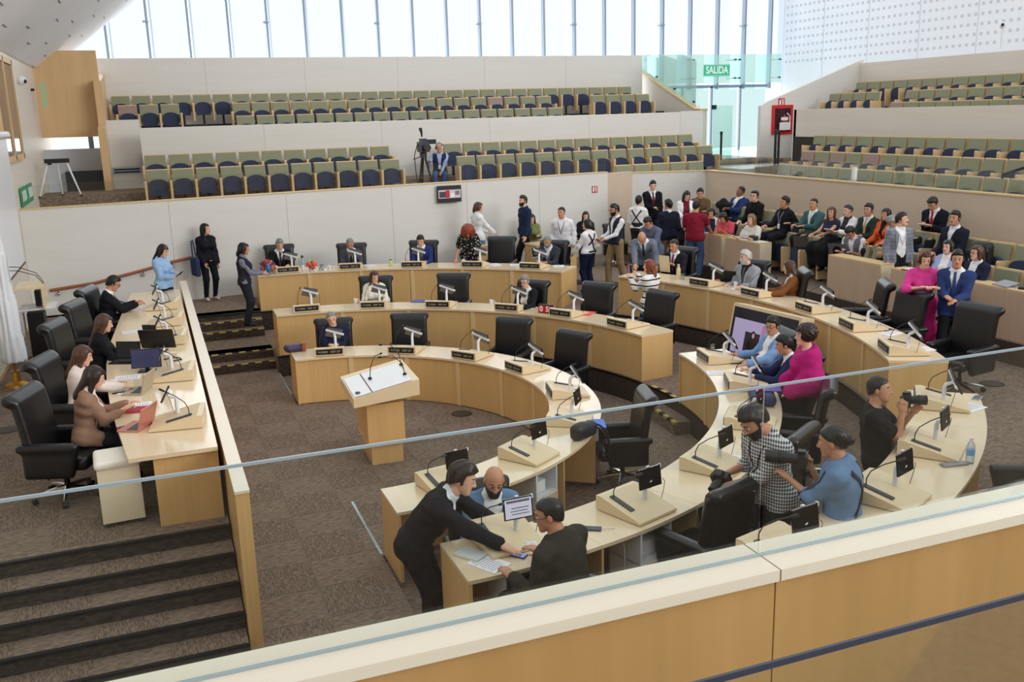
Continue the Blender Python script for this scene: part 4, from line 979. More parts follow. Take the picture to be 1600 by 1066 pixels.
    def wedge(w0, z0, w1, z1):
        def fn(Pt):
            L_ = (Pt-k['P'].astype(np.float32)) @ R.astype(np.float32)/s; x, y, z = L_.T; t = np.clip((z-z1)/(z0-z1), 0, 1.3)
            return np.maximum(np.maximum(abs(x)-(w1+(w0-w1)*t), -(y-.0)), np.maximum(z1-z, z-.56))
        return fn
    if kind in ('jacket', 'suit', 'vest'):
        sfree = (); sm = shirt if isinstance(shirt, bpy.types.Material) else cloth(shirt)
        spl = tor+[(T(0, -.012, .47), T(0, .008, .545), .066*s, .064*s, None, 1)]
        if kind == 'vest': sfree = arms_full if top[2:] != ('short',) else arms_short
        sf = garment('shirt', spl, .008, [(T(0, .03, .548), nrm(R @ np.array([0, .35, .94]))), (T(0, 0, -.03 if kind != 'vest' else -.10), -up)], sm, free=sfree); info['shirt'] = sf
        wd = wedge(.062, .47, .012, .16) if not open_ else wedge(.06+open_*.5, .47, .05+open_, -.3)
        info['top'] = garment('vest' if kind == 'vest' else 'jacket', tor+hipsk, .023, [hem, neck]+([] if kind != 'vest' else [(T(.185, 0, .4), R[:, 0]), (T(-.185, 0, .4), -R[:, 0])]), cm, .03, wd, free=[] if kind == 'vest' else arms_full)
        info['front'] = sf
    else:
        arms = {'tee': arms_short, 'rolled': arms_roll, 'sleeveless': []}.get(kind if kind in ('tee', 'rolled', 'sleeveless') else (top[2] if len(top) > 2 else ''), arms_full)
        col_ = [(T(0, -.012, .46), T(0, .004, .53), .068*s, .066*s, None, 1)] if kind in ('shirt', 'rolled', 'tucked') else []
        e = .022 if kind != 'poncho' else .035
        info['top'] = info['front'] = garment('top', tor+hipsk+col_, e, [hem, (T(0, .03, .535 if col_ else .50), nrm(R @ np.array([0, .3 if col_ else .45, .94])))], cm, .03 if kind != 'poncho' else .09, free=arms if kind != 'poncho' else [p for n in 'rl' for p in ((k['S'+n], k['E'+n], .075*s, .105*s, None, 1), (k['E'+n], k['W'+n], .105*s, .075*s, None, 1))])
    # points on the clothes
    fr = info['top']
    def surf(x, z, sgn=1, f=None, off=.004):
        f = f or fr; ys = np.linspace(.34, -.02, 90)*sgn
        Pt = np.array([T(x, y, z) for y in ys], np.float32); d = f(Pt); i = np.argmax(d < 0) if (d < 0).any() else 60
        return T(x, ys[i]+sgn*off, z)
    info['surf'] = surf
    def ribbon(name, pts, wd, m, th=.005, sgn=1, f=None, ends=None):
        """flat band lying on the cloth through (x, z) points of the torso"""
        C_ = [surf(x, z, sgn, f, .005) for x, z in pts]; mb = MB(); vs = []
        for i, c in enumerate(C_):
            t = nrm(C_[min(i+1, len(C_)-1)]-C_[max(i-1, 0)]); a = nrm(np.cross(t, R[:, 1]*sgn)); b = R[:, 1]*sgn*th; ww = wd[i] if hasattr(wd, '__len__') else wd
            vs += [c-a*ww/2, c+a*ww/2, c+a*ww/2+b, c-a*ww/2+b]
        n = len(C_); fs = [(0, 1, 2, 3), tuple(4*n-4+j for j in (3, 2, 1, 0))]+[(4*i+j, 4*i+4+j, 4*i+4+(j+1) % 4, 4*i+(j+1) % 4) for i in range(n-1) for j in range(4)]
        return child(name, mb.add(vs, fs).mesh(name, m))
    lerp = lambda a, b, n: [(a[0]+(b[0]-a[0])*i/n, a[1]+(b[1]-a[1])*i/n) for i in range(n+1)]
    if kind == 'suit' or (kind == 'jacket' and not fem):
        for sx in (-1, 1): ribbon('lapel', lerp((sx*(.088 if not open_ else .085+open_*.5), .455), (sx*(.026 if not open_ else .06+open_), .17), 5), [.03, .05, .055, .045, .03, .012], cm, .006)
    if tie is not None:
        ribbon('tie', lerp((0, .50), (0, .16 if not open_ else .03), 6), [.035, .04, .045, .05, .058, .066, .05], cloth(tie), .006, 1, info['front'])
    if lanyard is not None:
        f = info['front'] if kind in ('jacket', 'suit') and open_ else fr
        for sx in (-1, 1): ribbon('lanyard', lerp((sx*.075, .47), (0, .20), 6), .014, cloth(lanyard), .003, 1, f)
    if badge:
        c = surf(0, .155, 1, None, .012); child('badge', MB().cbox(c, (.075, .006, .105), 0, Matrix(R.tolist())).mesh('badge', PAPER))
    for st in straps:                              # (points, width, colour, side)
        ribbon('strap', [p for a, b in zip(st[0], st[0][1:]) for p in lerp(a, b, 4)], st[1], mat('strap_black', (22, 22, 24), .6) if st[2] is None else cloth(st[2]), .008, st[3])
    # lower body
    bk, bc = bottom[0], bottom[1]; bm = bc if isinstance(bc, bpy.types.Material) else cloth(bc)
    if legs:
        wl = .012 if bk == 'leggings' else .022
        lg = [(T(-.075*w, 0, 0), T(.075*w, 0, 0), .110*s, .110*s, R[:, 1], 1.1), (T(0, 0, .02), T(0, 0, .08), .132*s*w, .13*s*w, R[:, 1], 1.3)]
        if bk == 'skirt':
            for n in 'rl': lg += [(k['H'+n], k['K'+n], .095*s, .10*s, None, 1), (k['K'+n], k['K'+n]+(k['A'+n]-k['K'+n])*(.75 if len(bottom) > 2 else .15), .10*s, .105*s, None, 1)]
            garment('skirt', lg, .015, [(T(0, 0, .10), up)], bm, .12)
        else:
            for n in 'rl': lg += q['th'+n]+[(k['K'+n], k['A'+n]-np.array([0, 0, .02*s]), .062*s, (.052 if bk != 'leggings' else .036)*s, None, 1)]
            garment('trousers', lg, wl*.8, [(T(0, 0, .10), up)]+([(np.array([0, 0, .035]), np.array([0, 0, -1.]))] if k['sit'] is None else []), bm, .03)
        for n in 'rl':
            if shoe not in SHOES: SHOES[shoe] = shoe_mesh(mat('shoe_%d_%d_%d' % shoe, shoe, .4))
            so = link('shoe', SHOES[shoe], o, tuple(k['A'+n]-np.array([0, 0, .085*s]))); so.rotation_euler = (0, 0, (-.12 if n == 'r' else .12)); so.scale = (s,)*3
    # hair and face
    Mh = Matrix.Translation(Vector(k['Hd'])) @ Matrix(k['Rh'].tolist()).to_4x4() @ Matrix.Scale(hs, 4)
    if hairs:
        hc = hairmat(hairs[1]); ho = child('hair', hair(hairs[0], hairs[2] if len(hairs) > 2 else 0., .0075 if fine else .0125, hc)); ho.matrix_local = Mh
    if beard:
        b = child('beard' if beard[0] else 'moustache', beard_mesh(.006 if fine else .0085, beard[0], hairmat(beard[1]))); b.matrix_local = Mh
    if glasses:
        g = MB()
        for sx in (-1, 1):
            g.tube([(sx*.032+.023*math.cos(a), .105, .004+.018*math.sin(a)) for a in np.linspace(0, 2*math.pi, 13)], .0022, 5); g.tube([(sx*.055, .104, .008), (sx*.078, .06, .01), (sx*.082, -.005, .008)], .0022, 5)
        g.tube([(-.009, .107, .006), (.009, .107, .006)], .002, 5)
        go = child('glasses', g.mesh('glasses', BLACK)); go.matrix_local = Mh
    return info
def wpt(info, p):
    """point of the person's own frame in the world"""
    o = info['o']; return Matrix.Translation(o.location) @ Matrix.Rotation(o.rotation_euler.z, 4, 'Z') @ Vector(p)
def wdir(info, v): return Matrix.Rotation(info['o'].rotation_euler.z, 3, 'Z') @ Vector(v)
# ------------------------------------------------------------------ the people (world positions in metres)
DOTS = pattern('dotted_cloth', (24, 22, 24), (226, 222, 214), 'dots', 26); STRIPE = pattern('striped_knit', (234, 232, 228), (30, 32, 44), 'stripe', 9.5); TWEED = pattern('checked_tweed', (142, 146, 156), (116, 120, 134), 'check', 16)
PINK = mat('pink_print', (226, 62, 140), .8, spec=.2, noise=((7, 7, 7), .28), bump=(11, .5)); GINGHAM = pattern('gingham', (26, 28, 34), (224, 226, 228), 'check', 34)
def occupied(key, who, group='black leather armchairs of the horseshoe', skip=()):
    o = PEOPLE[key]['o']; a = o.rotation_euler.z+math.pi/2; return chair(o.location.x+.10*math.cos(a), o.location.y+.10*math.sin(a), o.location.z, math.degrees(a), L+who, group, True, skip)
person('d1', 'man in a black suit and glasses reading at the far end of the dais', (-0.852, 16.685, 0.720), 2.0, dict(sit=0.5, lean=10, hp=22, rh=(0.05, 0.5, 0.86), lh=(-0.12, 0.48, 0.86)), top=('suit', (24, 25, 31)), tie=(120, 124, 140), glasses=True, H=1.74, hairs=('short', 'black'), hands=('grip', 'grip'))
chair(-0.81, 16.69, DAIS, -20, L+'of the man in a black suit at the far dais end', 'black leather armchairs on the dais')
person('d2', 'woman with straight long brown hair and black sweater at the dais desk', (-0.829, 13.387, 0.720), 0.0, dict(sit=0.5, lean=6, hp=14, rh=(0.14, 0.42, 0.8), lh=(-0.14, 0.42, 0.8)), fem=True, skin='light', hairs=('long', 'brown', 0.3), top=('shirt', (22, 22, 26)), H=1.66)
chair(-1.1, 13.95, DAIS, -20, L+'of the long-haired woman in black on the dais', 'black leather armchairs on the dais')
person('d3', 'woman with wavy brown hair and a cream blouse at the dais desk', (-1.006, 11.623, 0.720), 0.0, dict(sit=0.5, lean=6, hp=18, rh=(0.1, 0.5, 0.8), lh=(-0.14, 0.42, 0.8)), fem=True, skin='light', hairs=('long', 'brown', 0.24), top=('shirt', (228, 214, 206)), H=1.62, hands=('flat', 'relaxed'))
chair(-1.06, 11.77, DAIS, -20, L+'of the woman in a cream blouse on the dais', 'black leather armchairs on the dais')
person('d4', 'woman in a tan blazer working beside a rose-coloured laptop on the dais', (-0.885, 10.484, 0.720), 4.0, dict(sit=0.5, lean=10, hp=20, rh=(0.02, 0.42, 0.83), lh=(-0.16, 0.45, 0.83)), fem=True, skin='light', hairs=('long', 'dark', 0.2), top=('jacket', (150, 118, 98)), open_=0.03, H=1.66, fine=1, shirt=(236, 226, 216), hands=('grip', 'relaxed'), w=1.05)
chair(-1.1, 10.32, DAIS, -20, L+'of the woman in a tan blazer on the dais', 'black leather armchairs on the dais')
person('s1', 'woman in a light blue jacket looking at her phone beside the handrail', (0.111, 18.555, 0.740), -35.0, dict(hp=25, rh=(0.1, 0.3, 1.0), lh=(-0.02, 0.32, 1.02)), fem=True, skin='light', hairs=('long', 'dark', 0.22), top=('shirt', (150, 184, 222)), H=1.6, hands=('grip', 'grip'), palm=((-0.5, 0, 0.8), (0.5, 0, 0.8)))
person('s2', 'woman all in black with a white badge leaning on the back wall', (1.063, 21.148, 0.740), -70.0, dict(hy=35, rh=(0.13, 0.13, 0.82), lh=(-0.2, 0.06, 0.78)), fem=True, skin='light', hairs=('long', 'black', 0.36), top=('jacket', (22, 23, 32)), open_=0.03, shirt=(24, 24, 30), bottom=('leggings', (20, 21, 28)), shoe=(206, 190, 170), badge=True, H=1.66)
person('s3', 'woman in a dark vest over grey sleeves standing by the toy figures', (1.578, 18.707, 0.610), -8.0, dict(hp=8, rh=(0.06, 0.36, 1.0), lh=(-0.1, 0.36, 1.0)), fem=True, skin='tan', hairs=('bob', 'black', 0.08), top=('vest', (38, 40, 48)), shirt=(120, 122, 138), bottom=('trousers', (34, 36, 44)), H=1.62)
person('o1', 'grey-haired man in a black suit reading between the toy figures', (2.590, 21.167, 0.610), -94.6, dict(sit=0.5, lean=8, hp=20, rh=(0.14, 0.42, 0.8), lh=(-0.14, 0.42, 0.8), hy=8), top=('suit', (22, 24, 30)), tie=(60, 24, 34), hairs=('short', 'grey'), skin='light', H=1.74)
occupied('o1', 'of the man in black at the outer desk by the toys')
person('o2', 'grey-haired man in a grey suit looking down, back-wall desk', (4.040, 20.508, 0.610), -105.1, dict(sit=0.5, lean=8, hp=20, rh=(0.14, 0.42, 0.8), lh=(-0.14, 0.42, 0.8)), top=('suit', (70, 74, 84)), tie=(30, 32, 40), hairs=('crop', 'grey'), skin='tan', H=1.7)
occupied('o2', 'of the man in a grey suit under the back wall')
person('o3', 'black-haired man in a bright blue suit with an olive tie', (5.539, 20.103, 0.610), -115.7, dict(sit=0.5, lean=8, hp=20, rh=(0.14, 0.42, 0.8), lh=(-0.14, 0.42, 0.8)), top=('suit', (34, 52, 108)), tie=(96, 84, 60), hairs=('short', 'black'), skin='light', H=1.72)
occupied('o3', 'of the man in a bright blue suit')
person('o4', 'woman with big red curls in a black dotted top bending over the desk', (6.495, 19.707, 0.610), 250.0, dict(lean=24, hp=44, rh=(0.28, 0.32, 0.83), lh=(-0.26, 0.34, 0.83)), fem=True, skin='tan', hairs=('afro', 'red'), top=('tee', DOTS), hands=('flat', 'flat'), H=1.66)
person('o5', 'woman in a white shirt and jeans standing at the wall behind red curls', (7.330, 21.516, 0.720), 10.0, dict(hp=6, hy=-20, rh=(0.14, 0.4, 0.95), lh=(-0.1, 0.3, 0.98)), fem=True, skin='light', hairs=('bob', 'brown', 0.05), top=('shirt', (236, 238, 242)), bottom=('trousers', (96, 120, 150)), H=1.74)
person('o6', 'man in a navy sweater and black trousers walking past the back wall', (8.513, 21.427, 0.720), 186.0, dict(hy=12, rf=(0.09, -0.34, 0), lf=(-0.09, 0.34, 0.0), rh=(0.24, -0.02, 0.84), lh=(-0.24, 0.12, 0.84)), skin='light', hairs=('short', 'dark'), top=('shirt', (28, 44, 72)), bottom=('trousers', (20, 20, 25)), beard=(True, 'dark'), H=1.84)
person('o7', 'person in olive half hidden behind the walking man in navy', (8.943, 22.027, 0.720), 250.0, dict(sit=0.5, lean=8, hp=8, rh=(0.14, 0.42, 0.8), lh=(-0.14, 0.42, 0.8)), fem=True, skin='light', hairs=('long', 'dark', 0.12), top=('shirt', (128, 132, 84)), H=1.6)
person('o8', 'man in a white shirt with a lanyard standing behind the grey-bearded man', (8.673, 19.507, 0.720), 232.0, dict(lean=6, hy=-10, rh=(0.25, 0.1, 0.86), lh=(-0.26, 0.05, 0.84)), top=('shirt', (232, 234, 240)), lanyard=(120, 110, 120), hairs=('crop', 'black'), skin='tan', H=1.72, w=1.05)
person('o9', 'long-haired woman in black seated against the back wall', (10.202, 21.556, 0.720), 250.0, dict(sit=0.5, lean=8, hp=4, rh=(0.14, 0.42, 0.8), lh=(-0.14, 0.42, 0.8)), fem=True, skin='light', hairs=('long', 'black', 0.15), top=('shirt', (24, 24, 28)), H=1.66)
person('o10', 'grey-bearded man in a charcoal suit writing at the outer desk', (7.970, 18.574, 0.610), -135.2, dict(sit=0.5, lean=12, hp=22, rh=(0.05, 0.44, 0.8), lh=(-0.08, 0.44, 0.8)), top=('suit', (54, 56, 64)), shirt=(206, 220, 240), hairs=('crop', 'grey'), beard=(True, 'grey'), skin='tan', H=1.72, w=1.05)
occupied('o10', 'of the grey-bearded man')
person('o11', 'woman photographer in a white shirt with black harness straps and bag', (8.895, 18.645, 0.610), 118.0, dict(hy=15, rh=(0.2, 0.12, 0.88), lh=(-0.22, 0.3, 0.8)), fem=True, skin='light', hairs=('bob', 'black', 0.02), top=('tucked', (238, 230, 236)), bottom=('trousers', (28, 36, 66)), H=1.6, w=1.1, straps=[([(-0.12, 0.46), (0.1, 0.02)], 0.04, None, -1), ([(0.12, 0.46), (-0.12, 0.2)], 0.04, None, -1), ([(-0.14, 0.05), (0.14, 0.05)], 0.035, None, -1)])
person('o12', 'bearded man in a dark padded vest and khaki trousers holding a phone', (9.552, 18.582, 0.720), 186.0, dict(hp=10, rh=(0.12, 0.32, 1.06), lh=(-0.04, 0.34, 1.04), rf=(0.1, 0.16, 0), lf=(-0.12, -0.14, 0)), top=('vest', (38, 44, 54)), shirt=(236, 236, 240), bottom=('trousers', (146, 122, 90)), beard=(True, 'black'), glasses=True, hairs=('short', 'black'), H=1.8, w=1.04, hands=('grip', 'grip'))
person('o13', 'man in a white shirt with a black back harness seen from behind', (11.246, 20.716, 0.720), 40.0, dict(rh=(0.2, 0.25, 0.98), lh=(-0.2, 0.25, 0.98)), top=('tucked', (234, 232, 230)), bottom=('trousers', (44, 42, 46)), hairs=('short', 'black'), H=1.72, straps=[([(-0.13, 0.46), (0.12, 0.12)], 0.03, None, -1), ([(0.13, 0.46), (-0.12, 0.12)], 0.03, None, -1), ([(-0.15, 0.1), (0.15, 0.1)], 0.1, None, -1)])
person('o14', 'tall man in a black suit and dark red tie reading his phone', (12.039, 21.437, 0.950), 255.0, dict(hp=12, rh=(0.02, 0.3, 1.12), lh=(-0.22, 0.06, 0.84)), top=('suit', (22, 23, 28)), tie=(110, 28, 40), hairs=('short', 'black'), skin='light', H=1.8, hands=('grip', 'relaxed'))
person('o15', 'man with glasses in a grey-blue shirt stooping behind the bald man', (9.774, 17.389, 0.720), 215.0, dict(lean=26, hp=22, rh=(0.1, 0.45, 0.86), lh=(-0.14, 0.4, 0.88)), top=('shirt', (92, 98, 120)), glasses=True, hairs=('short', 'black'), H=1.72)
person('o16', 'man in a dark suit seen from behind beside the red polo', (11.263, 19.269, 0.720), 70.0, dict(hy=30, rh=(0.2, 0.2, 0.95), lh=(-0.2, 0.25, 0.95)), top=('suit', (32, 34, 50)), bottom=('trousers', (110, 92, 72)), hairs=('short', 'black'), H=1.74)
person('o17', 'bald man in a grey suit and green lanyard leaning over the desk end', (9.358, 16.976, 0.610), 235.0, dict(lean=44, hp=34, hy=-8, rh=(0.12, 0.55, 0.84), lh=(-0.3, 0.42, 0.84)), top=('suit', (112, 120, 136)), lanyard=(40, 170, 130), tie=(50, 60, 80), hairs=('fringe', 'grey'), skin='tan', H=1.74, w=1.06)
person('o18', 'man in a black suit holding up a cream folder at the outer right desk', (9.738, 16.297, 0.610), -154.4, dict(sit=0.5, lean=8, hp=8, rh=(0.15, 0.36, 0.9), lh=(-0.15, 0.36, 0.9)), top=('suit', (32, 33, 40)), tie=(130, 60, 100), hairs=('crop', 'dark'), skin='tan', H=1.74, w=1.08, hands=('grip', 'grip'))
occupied('o18', 'of the man holding a cream folder')
person('o19', 'auburn-haired woman in a white sweater with black stripes filming on a phone', (8.138, 14.528, 0.310), 112.0, dict(hy=22, rh=(0.08, 0.36, 1.3), lh=(-0.1, 0.38, 1.26)), fem=True, skin='light', hairs=('long', 'auburn', 0.14), top=('shirt', STRIPE), bottom=('trousers', (44, 58, 92)), H=1.62, hands=('grip', 'grip'))
person('o20', 'heavy man in a dark red polo shirt seen from behind', (11.505, 18.505, 0.720), 40.0, dict(hp=8, rh=(0.24, 0.42, 1.0), lh=(-0.22, 0.3, 1.0)), top=('tee', (132, 28, 48)), bottom=('trousers', (60, 84, 120)), hairs=('short', 'black'), H=1.76, w=1.18, belly=0.05)
person('o21', 'woman with very long black hair and white jacket standing by the red polo', (12.117, 19.938, 0.950), 248.0, dict(hp=24, hy=10, rh=(0.1, 0.34, 1.0), lh=(-0.2, 0.2, 0.95)), fem=True, skin='light', hairs=('long', 'black', 0.34), top=('jacket', (236, 236, 240)), shirt=(110, 30, 44), open_=0.03, H=1.64)
person('o22', 'man in a brown shirt seated in the corner of the hall', (12.665, 20.155, 1.250), 235.0, dict(sit=0.5, lean=14, hp=8, rh=(0.14, 0.42, 0.8), lh=(-0.14, 0.42, 0.8)), top=('shirt', (106, 82, 52)), hairs=('short', 'black'), skin='tan', H=1.72)
person('p1', 'large man in a blue suit tilting his head in the public seats', (13.517, 19.820, 1.250), 188.0, dict(sit=0.45, lean=-8, hr=-14, rh=(0.05, 0.34, 0.8), lh=(-0.12, 0.38, 0.84)), top=('suit', (40, 56, 104)), hairs=('crop', 'black'), skin='brown', H=1.8, w=1.22, belly=0.05, lanyard=(220, 222, 228))
person('p2', 'young man in black with glasses smiling beside the large blue suit', (13.275, 18.757, 1.250), 192.0, dict(sit=0.45, hy=10), top=('shirt', (22, 22, 24)), hairs=('swept', 'black'), skin='light', glasses=True, H=1.74)
person('p3', 'woman in a pale top holding a navy folder in the front public row', (12.361, 19.176, 0.950), 230.0, dict(sit=0.45, lean=6, hp=10, rh=(0.1, 0.36, 0.85), lh=(-0.14, 0.36, 0.85)), fem=True, hairs=('bob', 'black', 0.05), top=('shirt', (222, 216, 216)), legs=False, H=1.58)
person('p4', 'woman in a coral top propping her face on her hand', (12.391, 18.495, 0.950), 200.0, dict(sit=0.45, lean=16, hp=24, rh=(0.1, 0.3, 0.98), lh=(-0.14, 0.4, 0.82)), fem=True, hairs=('long', 'black', 0.1), top=('shirt', (206, 84, 98), 'tee'), legs=False, H=1.58)
person('p5', 'woman with streaked hair and a cream short-sleeved blouse', (12.265, 17.349, 0.950), 195.0, dict(sit=0.45, lean=6, rh=(0.2, 0.4, 0.8), lh=(-0.2, 0.4, 0.8)), fem=True, skin='light', hairs=('long', 'fair', 0.12), top=('tee', (212, 208, 198)), legs=False, H=1.62)
person('p6', 'man in a black jacket with a badge leaning on one arm', (12.868, 17.122, 1.250), 184.0, dict(sit=0.45, lean=-2, hr=-12, rh=(0.1, 0.4, 0.72), lh=(-0.3, 0.1, 0.78)), top=('shirt', (26, 27, 34)), lanyard=(160, 160, 166), badge=True, hairs=('short', 'black'), skin='tan', H=1.74)
person('p7', 'balding man in a teal suit with a laptop in the public seats', (13.136, 16.464, 1.250), 190.0, dict(sit=0.45, lean=0, hy=15, rh=(0.12, 0.42, 0.78), lh=(-0.12, 0.42, 0.78)), top=('suit', (62, 92, 92)), tie=(216, 222, 216), hairs=('crop', 'black'), skin='tan', H=1.72, w=1.1)
person('p8', 'woman with long auburn hair and navy dress at a grey laptop', (12.796, 15.481, 1.250), 188.0, dict(sit=0.45, hy=25, rh=(0.1, 0.42, 0.72), lh=(-0.1, 0.42, 0.72)), fem=True, skin='tan', hairs=('long', 'brown', 0.26), top=('sleeveless', (38, 42, 66)), bottom=('skirt', (24, 24, 28), 1), H=1.54)
person('p9', 'woman in a white jacket and black skirt writing on her lap', (13.078, 15.323, 1.250), 190.0, dict(sit=0.45, hp=8, rh=(0.1, 0.36, 0.78), lh=(-0.1, 0.38, 0.78)), fem=True, skin='light', hairs=('bun', 'dark'), top=('jacket', (240, 238, 236)), shirt=(60, 58, 60), open_=0.01, bottom=('skirt', (20, 20, 22), 1), shoe=(226, 220, 206), H=1.64)
person('p10', 'smiling man in a dark green suit with a mustard tie', (13.240, 14.926, 1.250), 192.0, dict(sit=0.45, hy=5, rh=(0.1, 0.36, 0.76), lh=(-0.14, 0.38, 0.74)), top=('suit', (46, 56, 50)), tie=(190, 168, 110), hairs=('short', 'black'), skin='tan', H=1.72)
person('p11', 'laughing woman in orange beside the dark green suit', (13.242, 14.448, 1.250), 188.0, dict(sit=0.45), fem=True, hairs=('long', 'black', 0.12), top=('jacket', (206, 92, 44)), shirt=(30, 28, 30), H=1.6)
person('p12', 'grey-haired man in a light blue shirt bowing his head', (13.080, 13.795, 1.250), 185.0, dict(sit=0.45, lean=24, hp=34, rh=(0.12, 0.38, 0.7), lh=(-0.12, 0.38, 0.7)), top=('shirt', (160, 190, 226)), hairs=('short', 'grey'), H=1.72)
person('p13', 'moustached man in a checked grey blazer standing behind a red folder', (12.425, 13.213, 0.950), 255.0, dict(hy=45, hp=-4), top=('suit', TWEED), open_=0.04, shirt=(240, 242, 244), lanyard=(190, 190, 190), beard=(False, 'dark'), hairs=('short', 'dark'), skin='light', H=1.65, w=1.05)
person('p14', 'man in a black suit and red tie perched high by the wall, writing', (13.801, 13.755, 1.250), 196.0, dict(sit=0.66, lean=10, hp=32, rh=(0.06, 0.34, 1.02), lh=(-0.1, 0.36, 1.0), rf=(0.1, 0.5, 0.2), lf=(-0.1, 0.5, 0.2)), top=('suit', (25, 27, 36)), tie=(186, 30, 44), hairs=('swept', 'black'), skin='tan', H=1.8, hands=('grip', 'grip'))
person('p15', 'man in a dark navy suit and open collar seated by the right wall', (13.257, 12.779, 1.250), 186.0, dict(sit=0.45, hy=8), top=('suit', (30, 32, 44)), shirt=(220, 222, 230), hairs=('short', 'black'), skin='tan', H=1.8, w=1.06)
person('p16', 'man in a grey vest and white tee bowing over the bare table', (12.926, 14.832, 0.950), 196.0, dict(sit=0.45, lean=20, hp=36, rh=(0.16, 0.4, 0.74), lh=(-0.16, 0.4, 0.74)), top=('vest', (112, 114, 124), 'short'), shirt=(238, 236, 240), hairs=('short', 'black'), skin='tan', H=1.72, w=1.05)
person('p17', 'woman in a lavender blouse and black jacket behind the blue suit', (12.461, 12.114, 0.950), 195.0, dict(sit=0.45), fem=True, skin='light', hairs=('bob', 'black', 0.06), top=('jacket', (160, 170, 220)), open_=0.03, shirt=(240, 240, 246), H=1.62)
person('p18', 'woman with glasses, brown hair and navy blazer in the front public row', (12.270, 11.324, 0.950), 182.0, dict(sit=0.45, hy=-8), fem=True, skin='light', hairs=('long', 'brown', 0.1), top=('jacket', (30, 34, 62)), open_=0.02, glasses=True, H=1.66, w=1.08)
person('q1', 'woman with short wine-red hair and hot pink blouse leaning on a chair', (10.701, 10.856, 0.610), 235.0, dict(lean=8, hp=6, rh=(0.07, 0.42, 1.25), lh=(-0.1, 0.42, 1.25), rp=(0.9, -0.3, -0.5), lp=(-0.9, -0.3, -0.5)), fem=True, skin='light', hairs=('bob', 'wine', 0.03), top=('rolled', PINK), bottom=('skirt', (200, 40, 120), 1), H=1.76, w=1.08, hands=('fist', 'fist'))
person('q2', 'man in a royal blue suit with crossed hands beside the woman in pink', (10.887, 10.395, 0.610), 214.0, dict(lean=4, hy=10, rh=(0.04, 0.4, 1.16), lh=(-0.08, 0.42, 1.12)), top=('suit', (44, 60, 108)), tie=(60, 74, 120), hairs=('short', 'black'), skin='tan', H=1.8, w=1.04)
person('o23', 'white-haired man in a light grey suit at the outer right desk', (9.947, 14.224, 0.610), -160.3, dict(sit=0.5, lean=0, hp=8, rh=(0.2, 0.3, 0.76), lh=(-0.2, 0.42, 0.8), hy=-25), top=('suit', (150, 152, 160)), tie=(80, 82, 78), shirt=(30, 30, 34), hairs=('short', 'white'), skin='light', beard=(True, 'white'), H=1.74, w=1.08)
occupied('o23', 'of the white-haired man in a light grey suit')
person('o24', 'woman in a brown blazer turning away with papers before her', (10.082, 13.113, 0.610), -206.1, dict(sit=0.5, lean=2, hp=8, rh=(0.1, 0.4, 0.8), lh=(-0.2, 0.45, 0.8), hy=-35), fem=True, skin='light', hairs=('long', 'brown', 0.14), top=('jacket', (128, 80, 44)), H=1.62)
occupied('o24', 'of the woman in a brown blazer')
person('m1', 'woman in a cream jacket with brown hair at the middle desk', (3.900, 17.705, 0.310), -109.3, dict(sit=0.5, lean=8, hp=8, rh=(0.16, 0.4, 0.82), lh=(-0.22, 0.42, 0.8), hy=28), fem=True, skin='light', hairs=('long', 'brown', 0.14), top=('jacket', (228, 222, 208)), shirt=(236, 232, 226), open_=0.01, H=1.66)
occupied('m1', 'of the woman in a cream jacket')
person('m2', 'short-grey-haired woman with glasses in a black blazer', (6.319, 15.806, 0.310), -139.3, dict(sit=0.5, lean=8, hp=8, rh=(0.1, 0.42, 0.8), lh=(-0.1, 0.42, 0.8)), fem=True, skin='light', hairs=('short', 'grey'), top=('jacket', (28, 28, 32)), open_=0.02, shirt=(226, 222, 216), glasses=True, H=1.64)
occupied('m2', 'of the grey-haired woman in a black blazer')
person('m3', 'man in a light blue suit and glasses before the framed screen', (7.825, 10.543, 0.310), 171.2, dict(sit=0.5, lean=-2, hp=8, rh=(0.32, 0.36, 0.8), lh=(-0.2, 0.46, 0.8), hy=28), top=('suit', (128, 160, 206)), open_=0.05, shirt=(238, 240, 244), glasses=True, hairs=('short', 'black'), skin='tan', H=1.74, w=1.12, belly=0.04, hands=('flat', 'flat'))
occupied('m3', 'of the man in a light blue suit')
person('m4', 'woman with short dark curls and a magenta top seen from behind', (7.063, 8.798, 0.310), 150.0, dict(lean=4, hy=10, rh=(0.22, 0.22, 0.95), lh=(-0.22, 0.22, 0.95)), fem=True, skin='light', hairs=('curly', 'dark'), top=('poncho', (176, 32, 112)), bottom=('trousers', (24, 24, 28)), H=1.7, w=1.1)
person('m5', 'person in a navy jacket and jeans hidden behind the magenta top', (7.500, 9.580, 0.310), 150.0, dict(sit=0.5, lean=12, hp=8, rh=(0.12, 0.55, 0.86), lh=(-0.12, 0.52, 0.82)), top=('jacket', (40, 48, 84)), bottom=('trousers', (100, 136, 176)), hairs=('short', 'black'), skin='tan', H=1.72)
occupied('m5', 'of the person in jeans behind the magenta top')
person('i1', 'heavy man in a navy sweater tilting his head at the inner desk', (2.749, 15.972, -0.080), -102.1, dict(sit=0.5, lean=8, hp=10, rh=(0.06, 0.44, 0.86), lh=(-0.06, 0.44, 0.86), hr=10, hy=8), top=('shirt', (30, 34, 58)), hairs=('crop', 'grey'), skin='light', H=1.76, w=1.16, belly=0.05, hands=('grip', 'grip'))
occupied('i1', 'of the man in a navy sweater')
